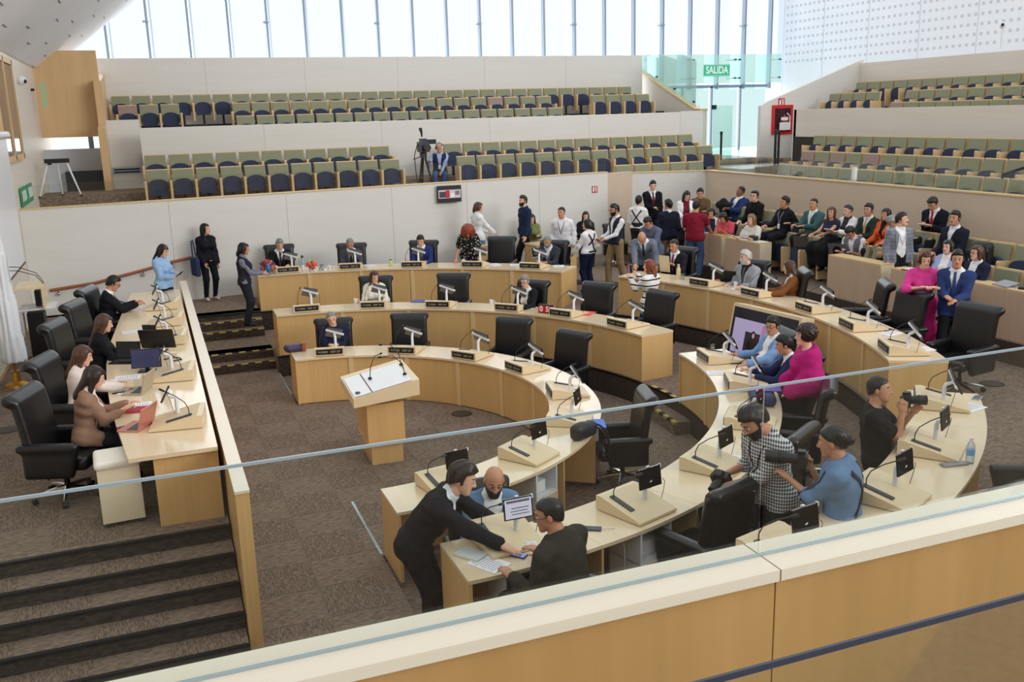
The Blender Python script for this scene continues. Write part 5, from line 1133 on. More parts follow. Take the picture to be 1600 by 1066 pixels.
person('f1', 'bald bearded man in a blue-grey blazer listening at the desk end', (2.616, 7.821, -0.080), 268.0, dict(sit=0.58, lean=12, side=-6, hy=-10, hp=14, rh=(0.1, 0.52, 0.96), lh=(-0.34, 0.3, 0.8)), top=('suit', (98, 130, 164)), open_=0.05, shirt=(234, 240, 246), hairs=('fringe', 'dark'), beard=(True, 'dark'), skin='tan', H=1.76, w=1.16, belly=0.03, fine=1, hscale=1.1, hands=('flat', 'relaxed'))
occupied('f1', 'of the bald bearded man')
person('f2', 'man in a black suit bending over the desk end with one hand on it', (1.962, 7.192, 0.000), -18.0, dict(lean=38, hy=4, hp=4, twist=-10, rh=(0.52, 0.6, 1.13), lh=(0.0, 0.62, 1.06), rf=(0.1, -0.05, 0), lf=(-0.1, -0.02, 0), rp=(0.6, -0.3, -0.3)), top=('suit', (26, 26, 32)), bottom=('trousers', (24, 24, 28)), shirt=(220, 226, 236), hairs=('short', 'dark'), skin='light', H=1.86, fine=1, hands=('flat', 'flat'), w=1.1, hscale=1.08)
person('f3', 'man in a dark olive jacket with glasses seated with his back to us', (2.630, 5.898, 0.310), 122.0, dict(sit=0.5, lean=10, hy=35, hp=8, rh=(0.2, 0.38, 0.82), lh=(-0.22, 0.36, 0.8)), top=('shirt', (52, 48, 42)), glasses=True, hairs=('crop', 'black'), skin='tan', H=1.84, w=1.26, fine=1)
occupied('f3', 'of the man in a dark olive jacket', skip=('backrest',))
person('f4', 'bearded photographer in a black and white checked shirt looking down', (4.719, 6.255, 0.310), 186.0, dict(lean=14, hp=30, hy=-6, rh=(0.27, 0.3, 1.12), lh=(0.1, 0.4, 1.1)), top=('rolled', GINGHAM), bottom=('trousers', (26, 26, 30)), lanyard=(30, 30, 34), badge=True, beard=(True, 'black'), hairs=('short', 'black'), skin='tan', H=1.86, w=1.08, hscale=1.1, fine=1, hands=('grip', 'grip'))
person('f5', 'photographer in a denim shirt with a black harness and long lens', (4.884, 5.586, 0.310), 132.0, dict(lean=6, hp=10, rh=(0.12, 0.3, 1.36), lh=(-0.04, 0.44, 1.28)), fem=True, skin='tan', hairs=('bun', 'black'), top=('rolled', (106, 134, 170)), bottom=('trousers', (26, 26, 30)), H=1.76, w=1.3, hscale=1.06, fine=1, hands=('grip', 'grip'), straps=[([(-0.13, 0.47), (0.12, 0.1)], 0.035, None, -1), ([(0.13, 0.47), (-0.12, 0.1)], 0.035, None, -1), ([(-0.13, 0.47), (-0.12, 0.1)], 0.035, None, 1)])
person('f6', 'smiling photographer in a black tee-shirt holding a camera to his chest', (6.191, 6.691, 0.310), -42.0, dict(lean=-4, hy=-8, rh=(0.09, 0.2, 1.42), lh=(-0.07, 0.3, 1.37)), top=('tee', (20, 20, 23)), skin='tan', hairs=('crop', 'black'), H=1.72, w=1.08, fine=1, hands=('grip', 'grip'))
person('g1', 'camera operator with headphones in a navy vest, seated in the gallery', (7.622, 25.408, 2.400), 252.0, dict(sit=0.46, lean=-2, rh=(0.28, 0.3, 0.85), lh=(-0.05, 0.34, 0.6)), top=('vest', (36, 44, 72)), shirt=(158, 176, 212), badge=True, bottom=('trousers', (62, 92, 138)), hairs=('fringe', 'grey'), skin='tan', H=1.74, w=1.1)
# ------------------------------------------------------------------ things on desks, in hands, on walls
def flat(name, label, cat, p, size, rz, m, th=.004, group=None, m2=None):
    t = obj(name, MB().cbox((0, 0, th/2), (size[0], size[1], th)), m); t.location = p; t.rotation_euler = (0, 0, math.radians(rz)); return tag(t, label, cat, group)
INK = mat('print_grey', (150, 152, 160), .8)
def sheet(label, p, rz, size=(.21, .297), lines=True):
    t = flat('paper_sheet', label, 'paper', p, size, rz, PAPER, .003, 'papers lying on the desks')
    if lines:
        mb = MB()
        for k in range(9): mb.cbox((-.01*(k % 3), size[1]*(.38-.09*k), .0034), (size[0]*.7, .006, .0008))
        obj('print', mb, INK, t)
    return t
for a in (
  ('blank-looking paper before the woman in a tan blazer', (-0.342, 10.813, 1.472), 95), ('loose paper beside the silver laptop', (-0.412, 11.450, 1.472), 80), ('long paper behind the silver laptop on the dais', (-0.460, 12.142, 1.472), 85), ('paper before the long-haired woman on the dais', (-0.415, 14.893, 1.472), 100), ('paper under the console near the man in black on the dais', (-0.183, 16.692, 1.472), 95),
  ('sheet before the man in a grey suit', (4.339, 20.115, 1.362), 20), ('sheet by the empty chair under the back wall', (6.751, 18.776, 1.362), 10), ('second sheet near the grey-bearded man', (7.131, 18.549, 1.362), -20), ('pale blue sheet at the desk end by the grey-bearded man', (7.861, 17.917, 1.362), -30),
  ('sheet before the white-haired man in grey', (9.617, 13.982, 1.362), -60), ('sheet with a phone on it behind the framed screen', (9.886, 12.090, 1.362), -80), ('sheet near the empty chairs on the outer right', (9.477, 10.126, 1.362), -80), ('sheet at the near end of the outer right desk', (9.191, 9.246, 1.362), -95),
  ('sheet under the grey-haired woman in black', (6.247, 15.627, 1.062), -30), ('sheet beside the water glass, light blue suit', (7.439, 11.191, 1.062), 75), ('printed sheet before the magenta top', (6.829, 10.353, 1.062), 65), ('large sheet beside the red pen', (3.734, 6.846, 1.062), 25), ('sheet beside the checked-shirt photographer', (5.183, 7.614, 1.062), 35),
  ('printed sheet under the bent man, open notebook beside it', (2.191, 6.449, 1.062), 30), ('printed sheet on the near outer desk beside a phone', (7.819, 7.143, 1.362), -80)):
    sheet(*a)
flat('folder', 'dark red folder under papers before the woman in a brown blazer', 'folder', (9.922, 13.324, 1.362), (.24, .32), -75, mat('folder_red', (170, 40, 50), .6), .012)
sheet('white papers lying on the dark red folder, brown blazer', (9.935, 13.343, 1.375), -75)
flat('folder', 'blue folder at the empty chair beside the woman in cream', 'folder', (4.635, 17.128, 1.062), (.24, .32), 60, mat('folder_blue', (64, 74, 150), .6), .01)
flat('folder', 'purple folder beside the red number counter', 'folder', (6.728, 14.917, 1.062), (.24, .32), -55, mat('folder_purple', (110, 84, 176), .6), .01)
flat('folder', 'red folder beside the purple folder', 'folder', (6.935, 14.619, 1.062), (.24, .30), -50, mat('folder_coral', (226, 92, 84), .6), .01)
flat('folder', 'red and blue folder beside the open laptop, white-haired man', 'folder', (9.688, 14.761, 1.362), (.2, .28), -60, mat('folder_red', (170, 40, 50), .6), .014)
flat('notebook', 'red notebook before the woman in a tan blazer', 'notebook', (-0.349, 10.638, 1.472), (.2, .26), 80, mat('notebook_red', (176, 48, 62), .6), .014)
flat('notebook', 'dark blue notebook before the man in a light blue suit', 'notebook', (7.354, 10.871, 1.062), (.2, .28), 70, mat('notebook_navy', (48, 56, 76), .6), .016)
flat('folder', 'bright blue folder behind the black handbag', 'folder', (4.834, 9.979, 0.752), (.24, .32), -20, mat('folder_bright_blue', (84, 128, 226), .6), .012)
flat('notebook', 'open ring notebook under the hand of the bent man', 'notebook', (2.108, 6.643, 1.062), (.16, .24), 35, mat('notebook_grey', (206, 210, 206), .7), .02)
pt = flat('pen', 'red pen lying on the near middle desk', 'pen', (3.919, 6.891, 1.062), (.15, .014), -22, mat('pen_red', (226, 50, 54), .4), .012)
flat('pen', 'dark pen beside the silver laptop on the dais', 'pen', (-0.523, 11.447, 1.472), (.2, .018), 5, BLACK, .012)
SHEEN = mat('phone_glass', (30, 34, 48), .08)
def phone(label, p, rz, case=(30, 30, 34), lit=None):
    t = obj('phone', MB().cbox((0, 0, .005), (.078, .158, .010)), mat('phone_case_%d_%d_%d' % case, case, .4)); t.location = p; t.rotation_euler = (0, 0, math.radians(rz)); tag(t, label, 'phone', None)
    obj('screen', MB().cbox((0, 0, .0105), (.07, .148, .001)), lit or SHEEN, t); return t
phone('phone in a red case before the woman in a tan blazer', (-0.465, 10.052, 1.472), -70, (190, 36, 46))
phone('black phone by the two empty outer chairs', (9.695, 10.901, 1.362), -70)
phone('phone in a pink case by the two empty outer chairs', (9.642, 10.589, 1.362), -70, (206, 46, 86))
phone('black tablet phone near the woman in pink', (9.585, 10.294, 1.362), -70)
phone('silver phone at the aisle end of the near outer desk', (8.148, 7.362, 1.362), -60, (190, 192, 196))
phone('phone lying on the sheet behind the framed screen', (9.958, 12.087, 1.366), -70)
phone('phone lying beside the dark blue notebook', (7.316, 10.658, 1.062), 60)
phone('phone with a lit blue screen on the near desk end', (2.446, 6.491, 1.062), 40, (40, 34, 38), mat('phone_lit', (96, 128, 200), .2, emit=.5))
pc = phone('small dark phone on a white charging cable', (3.201, 6.685, 1.062), 60, (44, 52, 72))
obj('charging_cable', MB().tube([(.0, -.08, .006), (.02, -.16, .01), (.06, -.24, -.02), (.08, -.27, -.2), (.1, -.28, -.6)], .004, 5), WHITE, pc)
flat('remote_control', 'silver remote control lying on the near outer desk', 'remote', (6.406, 5.968, 1.362), (.07, .24), 80, mat('remote_silver', (150, 146, 150), .35, .5), .018)
# bags
def soft(name, label, cat, p, rz, fn, lo, hi, m, h=.016, parts=()):
    t = link(name, np_mesh(name, *nets(fn, lo, hi, h), m), None, p, math.radians(rz)); tag(t, label, cat)
    for n, mb, mm in parts: obj(n, mb, mm, t)
    return t
BAGM = mat('bag_black', (27, 29, 33), .5, bump=(30, .3))
soft('handbag', 'black leather handbag on the inner desk with its strap hanging down', 'bag', (4.498, 9.600, 0.750), 25, lambda Q: smin(rbox(Q, (0, 0, .09), (.19, .08, .09), .06), ellips(Q, (-.06, 0, .13), (.12, .07, .07)), .05), (-.3, -.2, -.02), (.3, .2, .3), BAGM, .016,
     [('strap', MB().tube([(.15, .02, .15), (.24, -.05, .10), (.31, -.10, .02), (.34, -.12, -.15), (.33, -.11, -.3), (.35, -.13, -.15), (.30, -.02, .03), (.17, .05, .12)], .014, 6), BAGM)])
soft('backpack', 'dark blue bag with a purple folder on the middle desk', 'bag', (6.588, 9.049, 1.060), 60, lambda Q: rbox(Q, (0, 0, .07), (.24, .15, .07), .06), (-.3, -.25, -.02), (.3, .25, .2), mat('bag_navy', (46, 54, 88), .7, bump=(30, .3)), .016)
flat('folder', 'purple folder lying on the dark blue bag', 'folder', (6.679, 9.058, 1.205), (.22, .30), 60, mat('folder_purple', (110, 84, 176), .6), .01)
soft('handbag', 'purple handbag at the dais end of the inner desk', 'bag', (2.003, 15.532, 0.750), 10, lambda Q: rbox(Q, (0, 0, .06), (.16, .10, .06), .05), (-.25, -.2, -.02), (.25, .2, .2), mat('bag_plum', (58, 48, 78), .5, bump=(30, .3)))
soft('backpack', 'black backpack propped on an empty public seat', 'bag', (13.15, 12.05, 1.72), -70, lambda Q: smin(rbox(Q, (0, 0, .22), (.17, .11, .22), .09), rbox(Q, (0, .11, .15), (.13, .06, .11), .05), .03), (-.3, -.25, -.02), (.3, .3, .55), BAGM, .02,
     [('strap', MB().tube([(-.12, -.11, .4), (-.16, -.2, .3), (-.13, -.12, .1)], .018, 6), BAGM), ('strap', MB().tube([(.12, -.11, .4), (.16, -.2, .3), (.13, -.12, .1)], .018, 6), BAGM)])
soft('jacket', 'black jacket hung over a public seat beside the brown shirt', 'jacket', (13.2, 19.95, 1.85), -90, lambda Q: smin(capsule(Q, (-.2, 0, .3), (.2, 0, .3), .09, .09), capsule(Q, (0, 0, .3), (0, .02, .05), .18, .15, np.array([0, 1, 0]), 2.2), .06), (-.4, -.25, -.2), (.4, .3, .5), cloth((30, 31, 36)), .02)
# cups, glasses, bottles
def cup(label, p, c, r=.04, h=.09, cat='cup', lid=None):
    t = obj('cup', MB().lathe([(r*.82, 0), (r, h), (r*.92, h), (r*.78, .008)], (0, 0, 0), 14), mat('cup_%d_%d_%d' % c, c, .35), None, 40); t.location = p; tag(t, label, cat)
    if lid: obj('lid', MB().lathe([(r*1.05, h), (r*1.05, h+.012), (r*.8, h+.016)], (0, 0, 0), 14), mat('lid_white', lid, .4), t, 40)
    else: obj('handle', MB().tube([(r, 0, h*.8), (r*1.6, 0, h*.7), (r*1.6, 0, h*.35), (r*.9, 0, h*.2)], .007, 6), mat('cup_%d_%d_%d' % c, c, .35), t, True)
    return t
cup('brown paper coffee cup beside the purple handbag', (2.149, 15.457, 0.750), (150, 92, 60), .042, .13, lid=(120, 80, 56))
cup('white mug before the woman in a cream jacket', (3.484, 17.563, 1.060), (236, 238, 240))
cup('white mug beside the grey-haired woman in black', (5.733, 16.187, 1.060), (236, 238, 240))
cup('white mug right of the toy figures', (3.465, 20.053, 1.360), (224, 236, 246))
cup('white mug before the white-haired man in grey', (9.707, 14.233, 1.360), (236, 236, 236), .035, .08)
cup('lime green cup near the man in a bright blue suit', (4.763, 19.877, 1.360), (204, 222, 150), .036, .12, lid=(214, 228, 170))
cup('white cup beside the red-haired woman', (6.223, 19.309, 1.360), (238, 238, 238))
CLEAR = glassy('drinking_glass', (.88, .93, .95), .12)
for i, (p, who) in enumerate((((7.383, 11.353, 1.060), 'before the man in a light blue suit'), ((9.244, 15.266, 1.360), 'beside the tall pale bottle'), ((3.301, 20.052, 1.360), 'beside the toy figures under the back wall'))):
    t = obj('water_glass', MB().lathe([(.03, 0), (.037, .12), (.034, .12), (.028, .01)], (0, 0, 0), 14), CLEAR, None, 40); t.location = p; tag(t, 'clear water glass '+who, 'glass')
    obj('water', MB().lathe([(.028, .01), (.032, .07)], (0, 0, 0), 14), glassy('water', (.9, .95, .97), .1), t)
bt = obj('bottle', MB().lathe([(.034, 0), (.036, .02), (.036, .15), (.030, .18), (.014, .21), (.014, .225)], (0, 0, 0), 14), glassy('bottle_plastic', (.86, .92, .95), .14), None, 40); bt.location = (6.566, 5.951, 1.360); tag(bt, 'clear water bottle with a blue label on the near outer desk', 'bottle')
obj('label', MB().lathe([(.0368, .08), (.0368, .13)], (0, 0, 0), 14), mat('label_blue', (120, 170, 216), .5), bt); obj('cap', MB().lathe([(.016, .222), (.016, .24)], (0, 0, 0), 12), WHITE, bt)
b2 = obj('bottle', MB().lathe([(.042, 0), (.042, .17), (.036, .2), (.02, .22), (.02, .25)], (0, 0, 0), 14), mat('bottle_cream', (222, 204, 160), .4), None, 40); b2.location = (9.207, 15.368, 1.360); tag(b2, 'tall cream bottle at the end of the outer right desk', 'bottle'); obj('cap', MB().lathe([(.023, .25), (.023, .28)], (0, 0, 0), 12), mat('cap_cream', (206, 190, 150), .4), b2)
for i in range(4):
    j = obj('small_jar', MB().lathe([(.025, 0), (.025, .06), (.02, .065)], (0, 0, 0), 10), WHITE if i % 2 else mat('jar_grey', (170, 172, 178), .4), None, 40); j.location = (3.05+.10*i, 19.98-.012*i, 1.36); tag(j, ('grey' if i % 2 == 0 else 'white')+' small jar, '+ordw(i)+' along from the orange figure', 'jar', 'jars beside the toy figures'); obj('lid', MB().lathe([(.022, .065), (.022, .075)], (0, 0, 0), 10), BLACK, j)
# number counter
nc = thing('number_counter', 'red flip counter showing 05 in a black case on the middle desk', 'counter', (6.278, 14.986, 1.060), math.radians(-40-12))
obj('case', MB().box(-.13, .13, .03, .1, 0, .15), BLACK, nc)
for x in (-.06, .06): obj('number_card', MB().box(x-.055, x+.055, .012, .03, .015, .135), mat('card_red', (206, 44, 44), .5), nc)
for d_, x in (('0', -.06), ('5', .06)): text(d_, .13, (x, .010, .074), (math.pi/2, 0, 0), LET, nc, .002, 'digit')
# craft figures
def craft(name, label, p, rz, blobs, fan=None):
    t = thing(name, label, 'figure', p, math.radians(rz), 'toy figures on the outer desk')
    for n, c, r, col in blobs: obj(n, MB().ball(c, r, 12, 8), mat('craft_%d_%d_%d' % col, col, .5), t, True)
    if fan:
        for k in range(9):
            a = math.radians(20+17.5*k); q = Vector((math.cos(a), 0, math.sin(a)))
            obj('tail_feather', MB().tube([Vector((0, .04, .14))+q*.04, Vector((0, .05, .14))+q*.15, Vector((0, .05, .14))+q*.19], [.02, .03, .012], 6), mat('feather_%d' % (k % 3), ((150, 50, 60), (60, 60, 110), (196, 120, 90))[k % 3], .6), t)
    return t
craft('toy_bird', 'colourful toy bird with red comb, blue breast and fanned tail', (2.18, 19.98, 1.36), 10, [('foot', (0, 0, .03), (.05, .05, .035), (40, 110, 110)), ('breast', (0, -.02, .14), (.055, .055, .08), (54, 116, 176)), ('neck', (-.02, -.03, .23), (.028, .028, .05), (60, 150, 150)), ('head', (-.03, -.05, .28), (.034, .036, .034), (206, 60, 50)), ('comb', (-.05, -.04, .31), (.02, .03, .03), (210, 50, 50)), ('wing', (.10, .02, .12), (.05, .03, .08), (170, 92, 80)), ('wing', (-.11, .02, .12), (.05, .03, .08), (120, 60, 66))], True)
craft('toy_doll', 'thin white toy doll with a black hat, beside orange paper flowers', (2.90, 20.0, 1.36), 0, [('skirt', (0, 0, .08), (.035, .035, .08), (232, 226, 214)), ('body', (0, 0, .2), (.028, .028, .07), (150, 190, 206)), ('head', (0, 0, .29), (.024, .024, .026), (210, 180, 160)), ('hat', (0, 0, .315), (.04, .04, .012), (30, 28, 32)), ('hat_crown', (0, 0, .335), (.02, .02, .022), (40, 36, 40))])
craft('toy_flowers', 'orange, red and lime paper flower toy beside the thin doll', (3.08, 20.02, 1.36), 0, [('base', (0, 0, .07), (.06, .05, .05), (176, 52, 70)), ('bloom', (.06, 0, .15), (.06, .04, .06), (240, 92, 50)), ('bloom', (-.06, 0, .15), (.05, .04, .05), (226, 60, 46)), ('leaf', (-.03, -.02, .20), (.02, .02, .06), (206, 214, 90)), ('leaf', (.05, 0, .21), (.018, .02, .06), (160, 190, 80)), ('bud', (0, -.03, .2), (.03, .03, .03), (120, 100, 120))])
bx = obj('small_box', MB().box(-.09, .09, -.07, .07, 0, .08).box(-.092, .092, -.072, .072, .07, .085, 1), [mat('box_tan', (176, 120, 84), .6), mat('box_lid', (150, 98, 66), .6)]); bx.location = (2.0, 20.1, 1.36); tag(bx, 'tan box at the corner of the outer desk, toy bird beside it', 'box')
# laptops and monitors
def laptop(label, p, rz, lid=(170, 172, 178), open_deg=105, group='laptops'):
    t = thing('laptop', label, 'laptop', p, math.radians(rz), group); m = mat('laptop_%d_%d_%d' % lid, lid, .35, .4)
    obj('base', MB().cbox((0, 0, .009), (.33, .23, .016)), m, t); obj('keyboard', MB().cbox((0, .03, .0176), (.28, .11, .002)), mat('keys_dark', (60, 60, 66), .5), t)
    l = MB().cbox((0, 0, .115), (.33, .010, .23)); l.rot(Matrix.Rotation(math.radians(90-open_deg), 3, 'X'), (0, .115, .015)); o = obj('lid', l, m, t)
    s_ = MB().cbox((0, -.006, .115), (.30, .002, .19)); s_.rot(Matrix.Rotation(math.radians(90-open_deg), 3, 'X'), (0, .115, .015)); obj('screen', s_, SCREEN, o); return t
laptop('rose-coloured laptop before the woman in a tan blazer', (-0.367, 10.012, 1.470), -118, (206, 136, 122))
laptop('silver laptop with a beige lid, second on the dais desk', (-0.356, 11.430, 1.470), -112, (186, 172, 152))
laptop('black laptop beside the navy monitor on the dais', (-0.507, 12.995, 1.470), -25, (30, 30, 34), 100)
laptop('black laptop before the white-haired man in grey', (9.867, 14.593, 1.360), 120, (28, 30, 34))
laptop('silver laptop on a desk behind the grey-bearded man', (7.967, 19.100, 1.360), 20, (186, 188, 194))
laptop('dark grey laptop on the lap of the woman in navy', (12.72, 15.15, 1.58), 125, (112, 112, 116))
laptop('brown-grey laptop before the man in a teal suit', (12.75, 16.25, 1.60), 115, (96, 92, 88))
laptop('grey laptop closed on the long table behind the blue suit', (12.1, 10.6, 1.72), 80, (150, 152, 160), 12)
def monitor(label, p, rz, w_, h_, col, tilt=8, emit=None):
    t = thing('monitor', label, 'monitor', p, math.radians(rz)); R_ = Matrix.Rotation(math.radians(-tilt), 3, 'X')
    obj('foot', MB().cbox((0, .03, .008), (.2, .15, .016)), BLACK, t); obj('neck', MB().box(-.025, .025, .03, .05, .01, .16), BLACK, t)
    b = MB().cbox((0, 0, h_/2+.05), (w_, .025, h_)); b.rot(R_); o = obj('bezel', b, BLACK, t)
    s_ = MB().cbox((0, -.0135, h_/2+.05), (w_-.02, .002, h_-.02)); s_.rot(R_); obj('screen', s_, mat('screen_%d_%d_%d' % col, col, .2), o); return t
monitor('navy-screened monitor standing on the dais desk', (-0.238, 12.334, 1.470), -10, .36, .24, (62, 66, 104))
monitor('large black monitor turned away, middle of the dais desk', (-0.064, 13.455, 1.470), 160, .46, .28, (24, 24, 28), 18)
monitor('small black screen beyond the large monitor on the dais', (-0.162, 14.264, 1.470), 150, .2, .17, (20, 20, 24), 10)
cb = obj('cable', MB().tube([(0, 0, .01), (.12, .02, .02), (.2, 0, .01), (.22, -.1, .01), (.12, -.14, .01)], .008, 6), BLACK, None, True); cb.location = (-0.029, 12.861, 1.470); tag(cb, 'black cable looping off the navy monitor', 'cable')
# papers on the public tables
for x, y, z, rz, who in ((12.08, 18.8, 1.682, 10, 'beside the red polo'), (12.08, 17.4, 1.682, 15, 'before the cream blouse'), (12.1, 16.95, 1.682, 5, 'beside a black pouch on a public table'), (12.1, 9.6, 1.722, 10, 'at the frame edge on the long table')): sheet('white papers '+who, (x, y, z), rz, (.24, .34))
flat('folder', 'red folder on the beech table by the checked blazer', 'folder', (12.08, 12.45, 1.702), (.24, .34), 12, mat('folder_crimson', (176, 34, 66), .6), .015)
sheet('papers lying on the red folder by the checked blazer', (12.08, 12.45, 1.718), 12, (.22, .3))
soft('pouch', 'small black pouch on the table before the cream blouse', 'bag', (12.1, 17.12, 1.69), 0, lambda Q: rbox(Q, (0, 0, .05), (.06, .12, .05), .03), (-.1, -.2, -.02), (.1, .2, .15), BAGM)
flat('notebook', 'purple-blue notebook on the long table behind the blue suit', 'notebook', (12.08, 9.95, 1.722), (.16, .24), 60, mat('notebook_violet', (72, 66, 130), .6), .02)
flat('cable', 'small dark adapter on the long table behind the blue suit', 'adapter', (12.12, 10.28, 1.722), (.1, .16), 30, BLACK, .03)
# things in hands
def held(key, side, name, label, cat, build, off=(0, 0, 0), rot=(0, 0, 0)):
    info = PEOPLE[key]; p, M = info[side] if side != 'both' else ((info['r'][0]+info['l'][0])/2, np.eye(3)); t = thing(name, label, cat, wpt(info, p+M @ np.array(off)), 0)
    t.rotation_mode = 'QUATERNION'; A = Matrix.Rotation(info['o'].rotation_euler.z, 3, 'Z'); t.rotation_quaternion = (A @ Matrix.Rotation(math.radians(rot[2]), 3, 'Z') @ Matrix.Rotation(math.radians(rot[0]), 3, 'X')).to_quaternion(); build(t); return t
def ph(t): obj('case', MB().cbox((0, 0, 0), (.076, .01, .15)), BLACK, t); obj('screen', MB().cbox((0, -.0055, 0), (.068, .001, .14)), SHEEN, t)
held('s1', 'r', 'phone', 'phone in the hands of the woman in a light blue jacket', 'phone', ph, (-.03, .03, -.03), (-50, 0, 0))
held('o12', 'r', 'phone', 'phone held by the man in a dark padded vest', 'phone', ph, (-.02, .02, -.03), (-55, 0, 0))
held('o14', 'r', 'phone', 'phone held by the tall man with a dark red tie', 'phone', ph, (-.02, .02, -.03), (-55, 0, 0))
def php(t): obj('case', MB().cbox((0, 0, 0), (.08, .012, .16)), mat('case_pink', (232, 150, 160), .5), t); obj('screen', MB().cbox((0, -.0065, 0), (.07, .001, .15)), SHEEN, t)
held('o19', 'r', 'phone', 'pink phone raised by the woman in a striped sweater', 'phone', php, (-.05, .07, -.02), (-8, 0, 0))
def fold(c, w_=.24, h_=.33):
    def f(t): obj('cover', MB().cbox((0, .012, 0), (w_, .004, h_)), mat('cover_%d_%d_%d' % c, c, .7), t); obj('sheets', MB().cbox((0, .006, .004), (w_-.02, .008, h_-.02)), PAPER, t)
    return f
held('o18', 'r', 'folder', 'cream folder held up at the outer right desk', 'folder', fold((222, 204, 170)), (-.12, .05, -.06), (-8, 0, 0))
held('p3', 'l', 'folder', 'navy folder held up by the woman in a pale top', 'folder', fold((44, 54, 92)), (.08, .05, -.04), (-12, 0, 0))
held('p9', 'r', 'folder', 'cream envelope on the lap of the woman in a white jacket', 'folder', fold((226, 212, 182), .2, .28), (-.06, .02, -.03), (-60, 0, 0))
held('p14', 'r', 'notebook', 'pale notebook in the hands of the perched man with a red tie', 'notebook', fold((222, 206, 176), .18, .25), (-.04, .02, -.05), (-75, 0, 0))
def camera(lens=.10, lr=.042, hood=True):
    def f(t):
        obj('body', MB().cbox((0, -.03, 0), (.145, .07, .10)).cbox((0, -.02, .06), (.06, .06, .035)).cbox((.065, -.005, -.005), (.03, .05, .10)), BLACK, t)
        l = obj('lens', MB().tube([(0, .0, 0), (0, lens*.35, 0), (0, lens*.4, 0), (0, lens, 0)], [lr*.85, lr*.85, lr, lr], 18), BLACK, t, 40)
        obj('lens_ring', MB().tube([(0, lens*.5, 0), (0, lens*.62, 0)], lr*1.05, 18), DARKM, l, 40); obj('front_glass', MB().tube([(0, lens, 0), (0, lens+.002, 0)], lr*.8, 18), SHEEN, l)
    return f
held('f4', 'both', 'photo_camera', 'camera held low by the photographer in a checked shirt', 'camera', camera(.13, .045), (-.02, -.0, .03), (-30, 0, 18))
held('f5', 'both', 'photo_camera', 'camera with a long lens raised by the photographer in denim', 'camera', camera(.26, .05), (-.02, -.06, .04), (0, 0, 4))
held('f6', 'both', 'photo_camera', 'camera held to the chest of the man in a black tee-shirt', 'camera', camera(.15, .046), (-.01, -.02, .03), (8, 0, -14))
# walls
SIGNG = mat('sign_green_dim', (56, 150, 108), .5); 
for y0, y1, who in ((21.5, 22.5, 'green exit sign lettered SALIDA on the side wall above the dais corner'), (22.75, 23.6, 'second green exit sign beside the first, over the gallery edge')):
    t = thing('exit_sign', who, 'sign', (-2.385, (y0+y1)/2, 3.1)); hw = (y1-y0)/2
    obj('plate', MB().box(0, .03, -hw, hw, -.19, .19), SIGNG, t); o = text('SALIDA', .27, (.032, 0, 0), (math.pi/2, 0, math.pi/2), LET, t, .002); o.scale = (.85, 1.1, 1)
t = thing('exit_sign', 'pale green double-sided sign sticking out of the high side wall', 'sign', (-2.12, 26.9, 5.25)); obj('plate', MB().box(-.06, .06, -.02, .02, -.3, .3), mat('sign_pale_green', (166, 196, 150), .5), t); obj('bracket', MB().box(-.28, -.2, -.02, .02, .1, .16), DARKM, t)
t = thing('dome_camera', 'white dome security camera on the high side wall', 'camera', (-2.33, 24.3, 5.5)); obj('housing', MB().ball((0, 0, 0), .10, 12, 8), WHITE, t, True); obj('lens', MB().ball((.07, -.04, -.02), .045, 10, 6), BLACK, t, True); obj('mount', MB().box(-.07, 0, -.05, .05, -.05, .05), WHITE, t)
t = thing('projection_screen', 'white roll-down projection screen hanging on the side wall', 'screen', (-2.3, 18.4, 2.0)); obj('sheet', MB().box(-.01, .01, -1.45, 1.45, 0, 2.3), WHITE, t); obj('roller_case', MB().tube([(0, -1.6, 2.36), (0, 1.6, 2.36)], .07, 12), WHITE, t, 40); obj('weight_bar', MB().tube([(0, -1.5, 0), (0, 1.5, 0)], .025, 8), DARKM, t, 40)
t = thing('booth_window', 'dark wood-framed control booth window high on the side wall', 'window', (-2.39, 21.4, 4.85))
obj('frame', MB().box(0, .06, -1.5, -1.38, -1.0, 1.0).box(0, .06, 1.38, 1.5, -1.0, 1.0).box(0, .06, -1.5, 1.5, .9, 1.02).box(0, .06, -1.5, 1.5, -1.02, -.9).box(0, .06, -.06, .06, -1, 1), HONEY, t)
for a, b in ((-1.38, -.06), (.06, 1.38)): obj('pane', MB().box(.01, .03, a, b, -.9, .9), mat('booth_glass', (70, 78, 92), .08, coat=.5), t)
t = thing('handrail', 'reddish wood handrail climbing the back wall behind the dais', 'handrail', (0, 0, 0))
hr = [(-2.05, wall_y(-2.05)-.09, 1.25), (-1.2, wall_y(-1.2)-.09, 1.31), (-.3, wall_y(-.3)-.09, 1.47), (.3, wall_y(.3)-.09, 1.59), (.75, wall_y(.75)-.09, 1.66)]
obj('rail', MB().tube(hr, .032, 10), RAILW, t, 50)
for (x, y, z) in ((-1.9, 0, 1.22), (-1.3, 0, 1.27), (-.25, 0, 1.44), (.35, 0, 1.56)): obj('bracket', MB().tube([(x, wall_y(x)-.005, z-.08), (x, wall_y(x)-.07, z-.06), (x, wall_y(x)-.09, z)], .014, 6).ball((x, wall_y(x)-.07, z-.06), .035, 8, 6), CHROME, t, 50)
t = thing('wall_monitor', 'black television on the back wall below the camera operator', 'monitor', (6.85, wall_y(6.85)-.12, 2.63), math.atan(.13)-.12)
obj('bezel', MB().cbox((0, 0, 0), (.60, .07, .40)), BLACK, t); obj('bracket', MB().box(-.1, .1, .03, .2, -.06, .06), DARKM, t)
pi_ = obj('picture', MB().box(-.28, .28, -.038, -.035, -.10, .10), mat('tv_pale', (176, 170, 176), .3, emit=.4), t)
